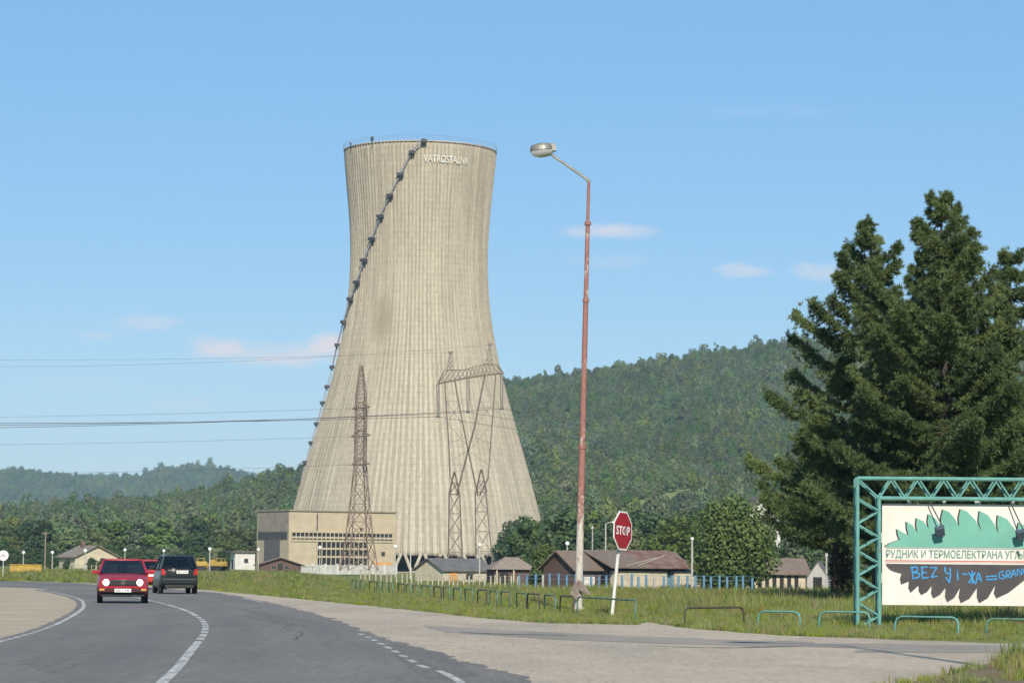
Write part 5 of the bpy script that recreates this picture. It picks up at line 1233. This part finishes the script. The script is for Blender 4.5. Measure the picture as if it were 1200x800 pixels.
from collections import defaultdict
dd_ = defaultdict(list)
for o in COL.objects:
    if o.parent is None and o.get('category') == 'tree' and o.get('group'): dd_[o['label']].append(o)
for lab, os_ in dd_.items():
    if len(os_) > 1:
        os_.sort(key=lambda o: o.location.x / o.location.y); nm_ = {2: ['left of two', 'right of two'], 3: ['leftmost of three', 'middle of three', 'rightmost of three']}.get(len(os_)) or ['%s from left' % ords[i_] for i_ in range(len(os_))]
        for o, q_ in zip(os_, nm_): o['label'] = lab.replace(' green', ' green', 1) + ', ' + q_
# pines ------------------------------------------------------------------
def needle_tufts(C, D, length, n=15, spread=.8):
    """star of needle blades round each shoot"""
    m_ = len(C); D = np.repeat(D, n, 0); Cc = np.repeat(C, n, 0); d = D * rng.uniform(.3, 1.1, (m_ * n, 1)) + unit(m_ * n) * spread; d /= np.linalg.norm(d, axis=1)[:, None]
    l = (length * rng.uniform(.65, 1.2, m_ * n))[:, None]; s = np.cross(d, unit(m_ * n)); s /= np.linalg.norm(s, axis=1)[:, None]; wv = s * .0105
    tip = Cc + d * l; mid = Cc + d * l * .5
    V = np.stack([Cc - wv * .5, mid - wv * 1.3, tip, mid + wv * 1.3], 1).reshape(-1, 3)
    return V, np.arange(len(V)).reshape(-1, 4)
def pine(label, base, h, rmax, nw, name='pine_tree', sparse=1.0, low=.04, dead=None, lean=(0, 0), tufts=1.0, pw=.72):
    o = thing(name, label, 'tree', base); mb = MB(); bm_ = MB()
    tr_ = lambda z: Vector((lean[0] * z / h, lean[1] * z / h, z))
    mb.tube([tr_(z) - Vector((0, 0, .3 if z == 0 else 0)) for z in np.linspace(0, h * .97, 8)], [.26 * (1 - .92 * i / 7) * (h / 12) for i in range(8)], 10); mb.build('trunk', M['bark'], o, smooth=True)
    C = []; D = []; T_ = []
    for wI in range(nw):
        t = low + (1 - low) * (wI + .3) / nw; z = h * t
        prof = (1 - t) ** pw * (.78 + .22 * math.sin(t * 3.14)) * (1 if t > .12 else .8)
        nb = random.randint(4, 6) if t < .85 else random.randint(3, 4); a0 = random.uniform(0, 6.28)
        for b_ in range(nb):
            a = a0 + b_ * 6.283 / nb + random.uniform(-.35, .35); L = max(.35, rmax * prof * random.uniform(.5, 1.15)); 
            if random.random() > sparse: continue
            rise = .0 + .95 * t + random.uniform(-.16, .14); s = tr_(z); hd_ = Vector((math.cos(a), math.sin(a), 0)); pts = []
            for q in np.linspace(0, 1, 6): pts.append(s + hd_ * L * q + Vector((0, 0, L * (rise * q * .55 - .10 * math.sin(q * 3.14) + .12 * q * q))))
            bm_.tube(pts, [max(.012, .05 * L / 3 * (1 - q) + .01) for q in np.linspace(0, 1, 6)], 5)
            side = Vector((-hd_.y, hd_.x, 0)); m_ = int((20 + 58 * L) * tufts); bt_ = random.random()
            for _ in range(m_):
                q = random.random() ** .6 * .95 + .08; i_ = min(4, int(q * 5)); base_p = pts[i_].lerp(pts[i_ + 1], min(1, q * 5 - i_))
                sw = L * .36 * (1.12 - q) + .12
                u = random.gauss(0, .55); p_ = base_p + side * (u * sw) + hd_ * (abs(u) * sw * .5) + Vector((0, 0, random.gauss(.02, .085) - .05 * abs(u) * sw))
                C.append(p_); dd = hd_ * .6 + side * u * .6 + Vector((0, 0, .75)); D.append(dd.normalized()); T_.append(min(1, max(0, bt_ * .6 + random.random() * .4)))
    for z in np.linspace(h * .86, h, 10): C.append(tr_(z) + Vector((random.gauss(0, .06), random.gauss(0, .06), 0))); D.append(Vector((0, 0, 1))); T_.append(.3)
    bm_.build('branches', M['bark'], o, fixn=False)
    C = np.array([tuple(c) for c in C]); D = np.array([tuple(d) for d in D]); T_ = np.array(T_)
    V, Fq = needle_tufts(C, D, .18, 20, .85)
    link('needles', np_mesh('needles', V, Fq, M['needle'], np.repeat(T_, 20 * 4)), o)
    return o
def pbase(px, py): g = G(px, py); return Vector((g.x, g.y, 0))
A = pbase(1110, 715); hh = P(1100, 228, A.y).z
pine('tallest dark pine standing behind the billboard', A, hh, 5.3, 23, lean=(-.15, 0), low=.12, tufts=1.35)
A = pbase(1032, 711); hh = P(1018, 258, A.y).z
pine('slender pine with a sparse open top left of the tallest pine', A, hh, 5.3, 19, low=.2, sparse=.80, lean=(-.35, 0), tufts=1.15, pw=.66)
A = pbase(1186, 711); hh = P(1186, 292, A.y).z
pine('broad pine at the right picture edge behind the billboard', A, hh, 4.8, 18, low=.05, tufts=1.5)
A = pbase(978, 703); hh = P(978, 500, A.y).z
pine('low bushy young pine leaning over the grass left of the billboard', A, hh, 4.4, 13, low=.30, tufts=1.3)
A = pbase(1150, 706); hh = P(1150, 540, A.y).z
pine('low dark pine filling the gap behind the billboard panel', A, hh, 3.6, 15, low=.03, tufts=1.3)
A = pbase(1070, 705); hh = P(1070, 545, A.y).z
pine('low dark pine directly behind the left billboard post', A, hh, 3.2, 14, low=.03, tufts=1.3)
A = pbase(982, 706); zc = P(984, 630, A.y).z
o = thing('dying_conifer', 'narrow browned conifer left of the billboard post', 'tree', A + Vector((0, -1.2, 0))); mb = MB(); mb.tube([(0, 0, -.2), (.05, 0, zc + .6)], [.07, .02], 6); mb.build('trunk', M['bark'], o)
n = 500; zz = rng.uniform(.35, zc + .9, n); aa = rng.uniform(0, 6.28, n); rr = .42 * np.sqrt(rng.random(n)) * np.clip((zc + 1.1 - zz) / 1.2, .1, 1); C = np.stack([rr * np.cos(aa), rr * np.sin(aa), zz], -1); D = np.stack([np.cos(aa), np.sin(aa), np.full(n, -.2)], -1); V, Fq = needle_tufts(C, D, .2, 12); link('needles', np_mesh('needles', V, Fq, M['needle_dead'], np.repeat(rng.random(n), 48)), o)

# ------------------------------------------------------------------ grass
def in_poly(pts, poly):
    poly = np.asarray(poly, float); x, y = pts[:, 0], pts[:, 1]; c = np.zeros(len(pts), bool); j = len(poly) - 1
    for i in range(len(poly)):
        xi, yi = poly[i]; xj, yj = poly[j]
        with np.errstate(divide='ignore', invalid='ignore'):
            c ^= ((yi > y) != (yj > y)) & (x < (xj - xi) * (y - yi) / (yj - yi + 1e-12) + xi)
        j = i
    return c
def tuft(mat, n, h, rad, wdt, lean=.45, seeds=0):
    b = np.c_[rng.normal(0, rad, (n, 2)), np.zeros(n)]; a = rng.uniform(0, 6.28, n); ln = np.c_[np.cos(a), np.sin(a), np.zeros(n)] * (rng.random(n) * lean)[:, None]; hh = h * rng.uniform(.45, 1.1, n)
    s = np.c_[-np.sin(a), np.cos(a), np.zeros(n)] * wdt; up = np.array([0, 0, 1.])
    m1 = b + (ln * .35 + up) * (hh * .55)[:, None]; tp = b + (ln * 1.3 + up) * hh[:, None]
    V = np.stack([b - s, b + s, m1 + s * .8, tp + s * .12, tp - s * .12, m1 - s * .8], 1).reshape(-1, 3); F = (np.arange(n)[:, None] * 6 + np.array([[0, 1, 2, 5]])); F2 = (np.arange(n)[:, None] * 6 + np.array([[5, 2, 3, 4]]))
    return np_mesh('tuft', V, np.concatenate([F, F2]), mat, np.repeat(rng.random(n), 6))
gv = [tuft(M['grass'], 40, .42, .16, .012), tuft(M['grass'], 34, .34, .18, .013), tuft(M['grass'], 44, .5, .14, .011), tuft(M['grass_dry'], 22, .52, .15, .008, .3), tuft(M['weed'], 30, .26, .15, .03, 1.1)]
paved = [lot_poly, np.concatenate([a, b[::-1]]) if False else np.concatenate([resample(road_l, 400), resample(road_r, 400)[::-1]]), sand_poly]
def scatter_grass(pts, sc, name, label, mix=(.3, .27, .17, .12, .14), sz=None):
    z = gz(pts[:, 0], pts[:, 1]); n = len(pts); vi = rng.choice(5, n, p=mix)
    return tag(gn_scatter(name, np.c_[pts, z - .02], sc, rng.uniform(0, 6.28, n), gv, vi, sz=sz), label, 'grass', kind='stuff')
N = 95000; y = 52 * np.exp(rng.random(N) * math.log(330 / 52)); kx = rng.uniform(K(-30), K(1240), N); pts = np.stack([kx * y, y], -1)
keep = np.ones(N, bool)
for pg in paved: keep &= ~in_poly(pts, pg)
# keep the inside of the bend bare
keep &= ~((pts[:, 0] < np.interp(pts[:, 1], left_line[:, 1], left_line[:, 0])) & (pts[:, 1] < 140))
pts = pts[keep]
edge = np.interp(pts[:, 0], [p_[0] for p_ in sorted(lot_far)], [p_[1] for p_ in sorted(lot_far)])
dist = np.abs(pts[:, 1] - edge)
pn = .5 + .25 * np.sin(pts[:, 0] * .6 + pts[:, 1] * .21) + .25 * np.sin(pts[:, 0] * .23 - pts[:, 1] * .33 + 1)
ppx, ppy = project(pts[:, 0], pts[:, 1], gz(pts[:, 0], pts[:, 1]))
rowpy = np.interp(ppx, [380, 412, 470, 520, 560, 620, 675, 745, 760, 803, 888, 960, 1050, 1232], [688, 690.5, 697.5, 703.5, 708, 715, 721, 727, 729, 734, 736.5, 738.5, 743, 747])
far_side = np.clip((rowpy - 2 - ppy) / 14, 0, 1); far_side = np.where(ppx < 380, np.clip((688 - ppy) / 12, .25, .8), far_side)
sc = (.30 + .52 * far_side) * (.62 + .6 * pn) * np.exp(rng.normal(0, .2, len(pts)))
wide = np.clip(pts[:, 1] / 90, .9, 2.2)
scatter_grass(pts, sc * wide, 'grass', 'tall seeding meadow grass between the lot and the sheds', sz=1 / wide)
# weedy mound at the lower right corner
n = 1500; x_ = rng.uniform(3.2, 12, n); y_ = 29 + rng.random(n) ** 1.2 * 12; kk = x_ / y_; lim = np.interp(x_, [3.2, 5.0, 6.4, 12], [29.6, 32.2, 36, 37]); k_ = y_ < lim
mp = np.stack([x_, y_], -1)[k_]; sm = np.clip((mp[:, 0] - 3.5) / 4, .1, 1)
mound = np.clip((mp[:, 0] - 4.4) / 3, 0, 1) * .22
# mound of soil under it
gxx, gyy = np.meshgrid(np.linspace(2.6, 16, 60), np.linspace(20, 42.5, 70))
def mound_z(x, y):
    lim = np.interp(x, [2.6, 3.4, 5.0, 6.4, 12, 16], [29, 30.8, 33.2, 37, 38, 38]); s = np.clip((lim - y) / 2.2, 0, 1); return .24 * s * np.clip((x - 3.0) / 3.5, 0, 1) * (1 + .25 * np.sin(x * 2.1) * np.sin(y * 1.3)) - .02 + .03 * s
V = np.stack([gxx, gyy, mound_z(gxx, gyy)], -1).reshape(-1, 3); i = np.arange(V.shape[0]).reshape(70, 60)
t = NT('dry_soil').set(.95, .1); f1 = t.noise(1.4, 6, .7); f2 = t.noise(22, 5, .8); t.color(t.mix(t.math('MULTIPLY', t.ramp(f2, .45, .7), .5), t.mix(t.ramp(f1, .4, .6), (.22, .165, .105), (.16, .14, .07)), (.12, .09, .06))); t.bump(f2, .6, .04)
tag(link('verge_mound', np_mesh('verge_mound', V, np.stack([i[:-1, :-1], i[:-1, 1:], i[1:, 1:], i[1:, :-1]], -1).reshape(-1, 4), t.m, smooth=True)), kind='structure')
o = gn_scatter('weeds', np.c_[mp, mound_z(mp[:, 0], mp[:, 1]) - .02], (.25 + .6 * sm) * np.exp(rng.normal(0, .3, len(mp))) * .46, rng.uniform(0, 6.28, len(mp)), gv, rng.choice(5, len(mp), p=(.28, .2, .14, .2, .18)))
tag(o, 'dry weeds and grass on the soil mound in the lower right corner', 'weeds', kind='stuff')
# sparse tufts on the verge inside the bend
n = 60; bx = rng.uniform(-30, -13.5, n); by = rng.uniform(66, 76, n); bp = np.stack([bx, by], -1); bp = bp[(bp[:, 0] < -12.8 - .0 * bp[:, 1])]
scatter_grass(bp, np.full(len(bp), .45), 'grass', 'sparse dry tufts on the sandy verge inside the bend', (.2, .2, .1, .4, .1))

# ------------------------------------------------------------------ haze: one box of even pale air
HAZE = 0.000092
mb = MB(); mb.box((0, 2000, 98), (9000, 6000, 206)); hz = mb.build('haze', [])
hm = bpy.data.materials.new('pale_air'); hm.use_nodes = True; hn = hm.node_tree.nodes; hn.remove(hn['Principled BSDF']); pv = hn.new('ShaderNodeVolumePrincipled'); pv.inputs['Color'].default_value = (.58, .80, 1, 1); pv.inputs['Density'].default_value = HAZE; pv.inputs['Anisotropy'].default_value = .0
hm.node_tree.links.new(pv.outputs[0], hn['Material Output'].inputs['Volume']); hz.data.materials.append(hm); tag(hz, kind='stuff'); hz['label'] = 'thin pale blue haze over the whole valley'; hz['category'] = 'haze'
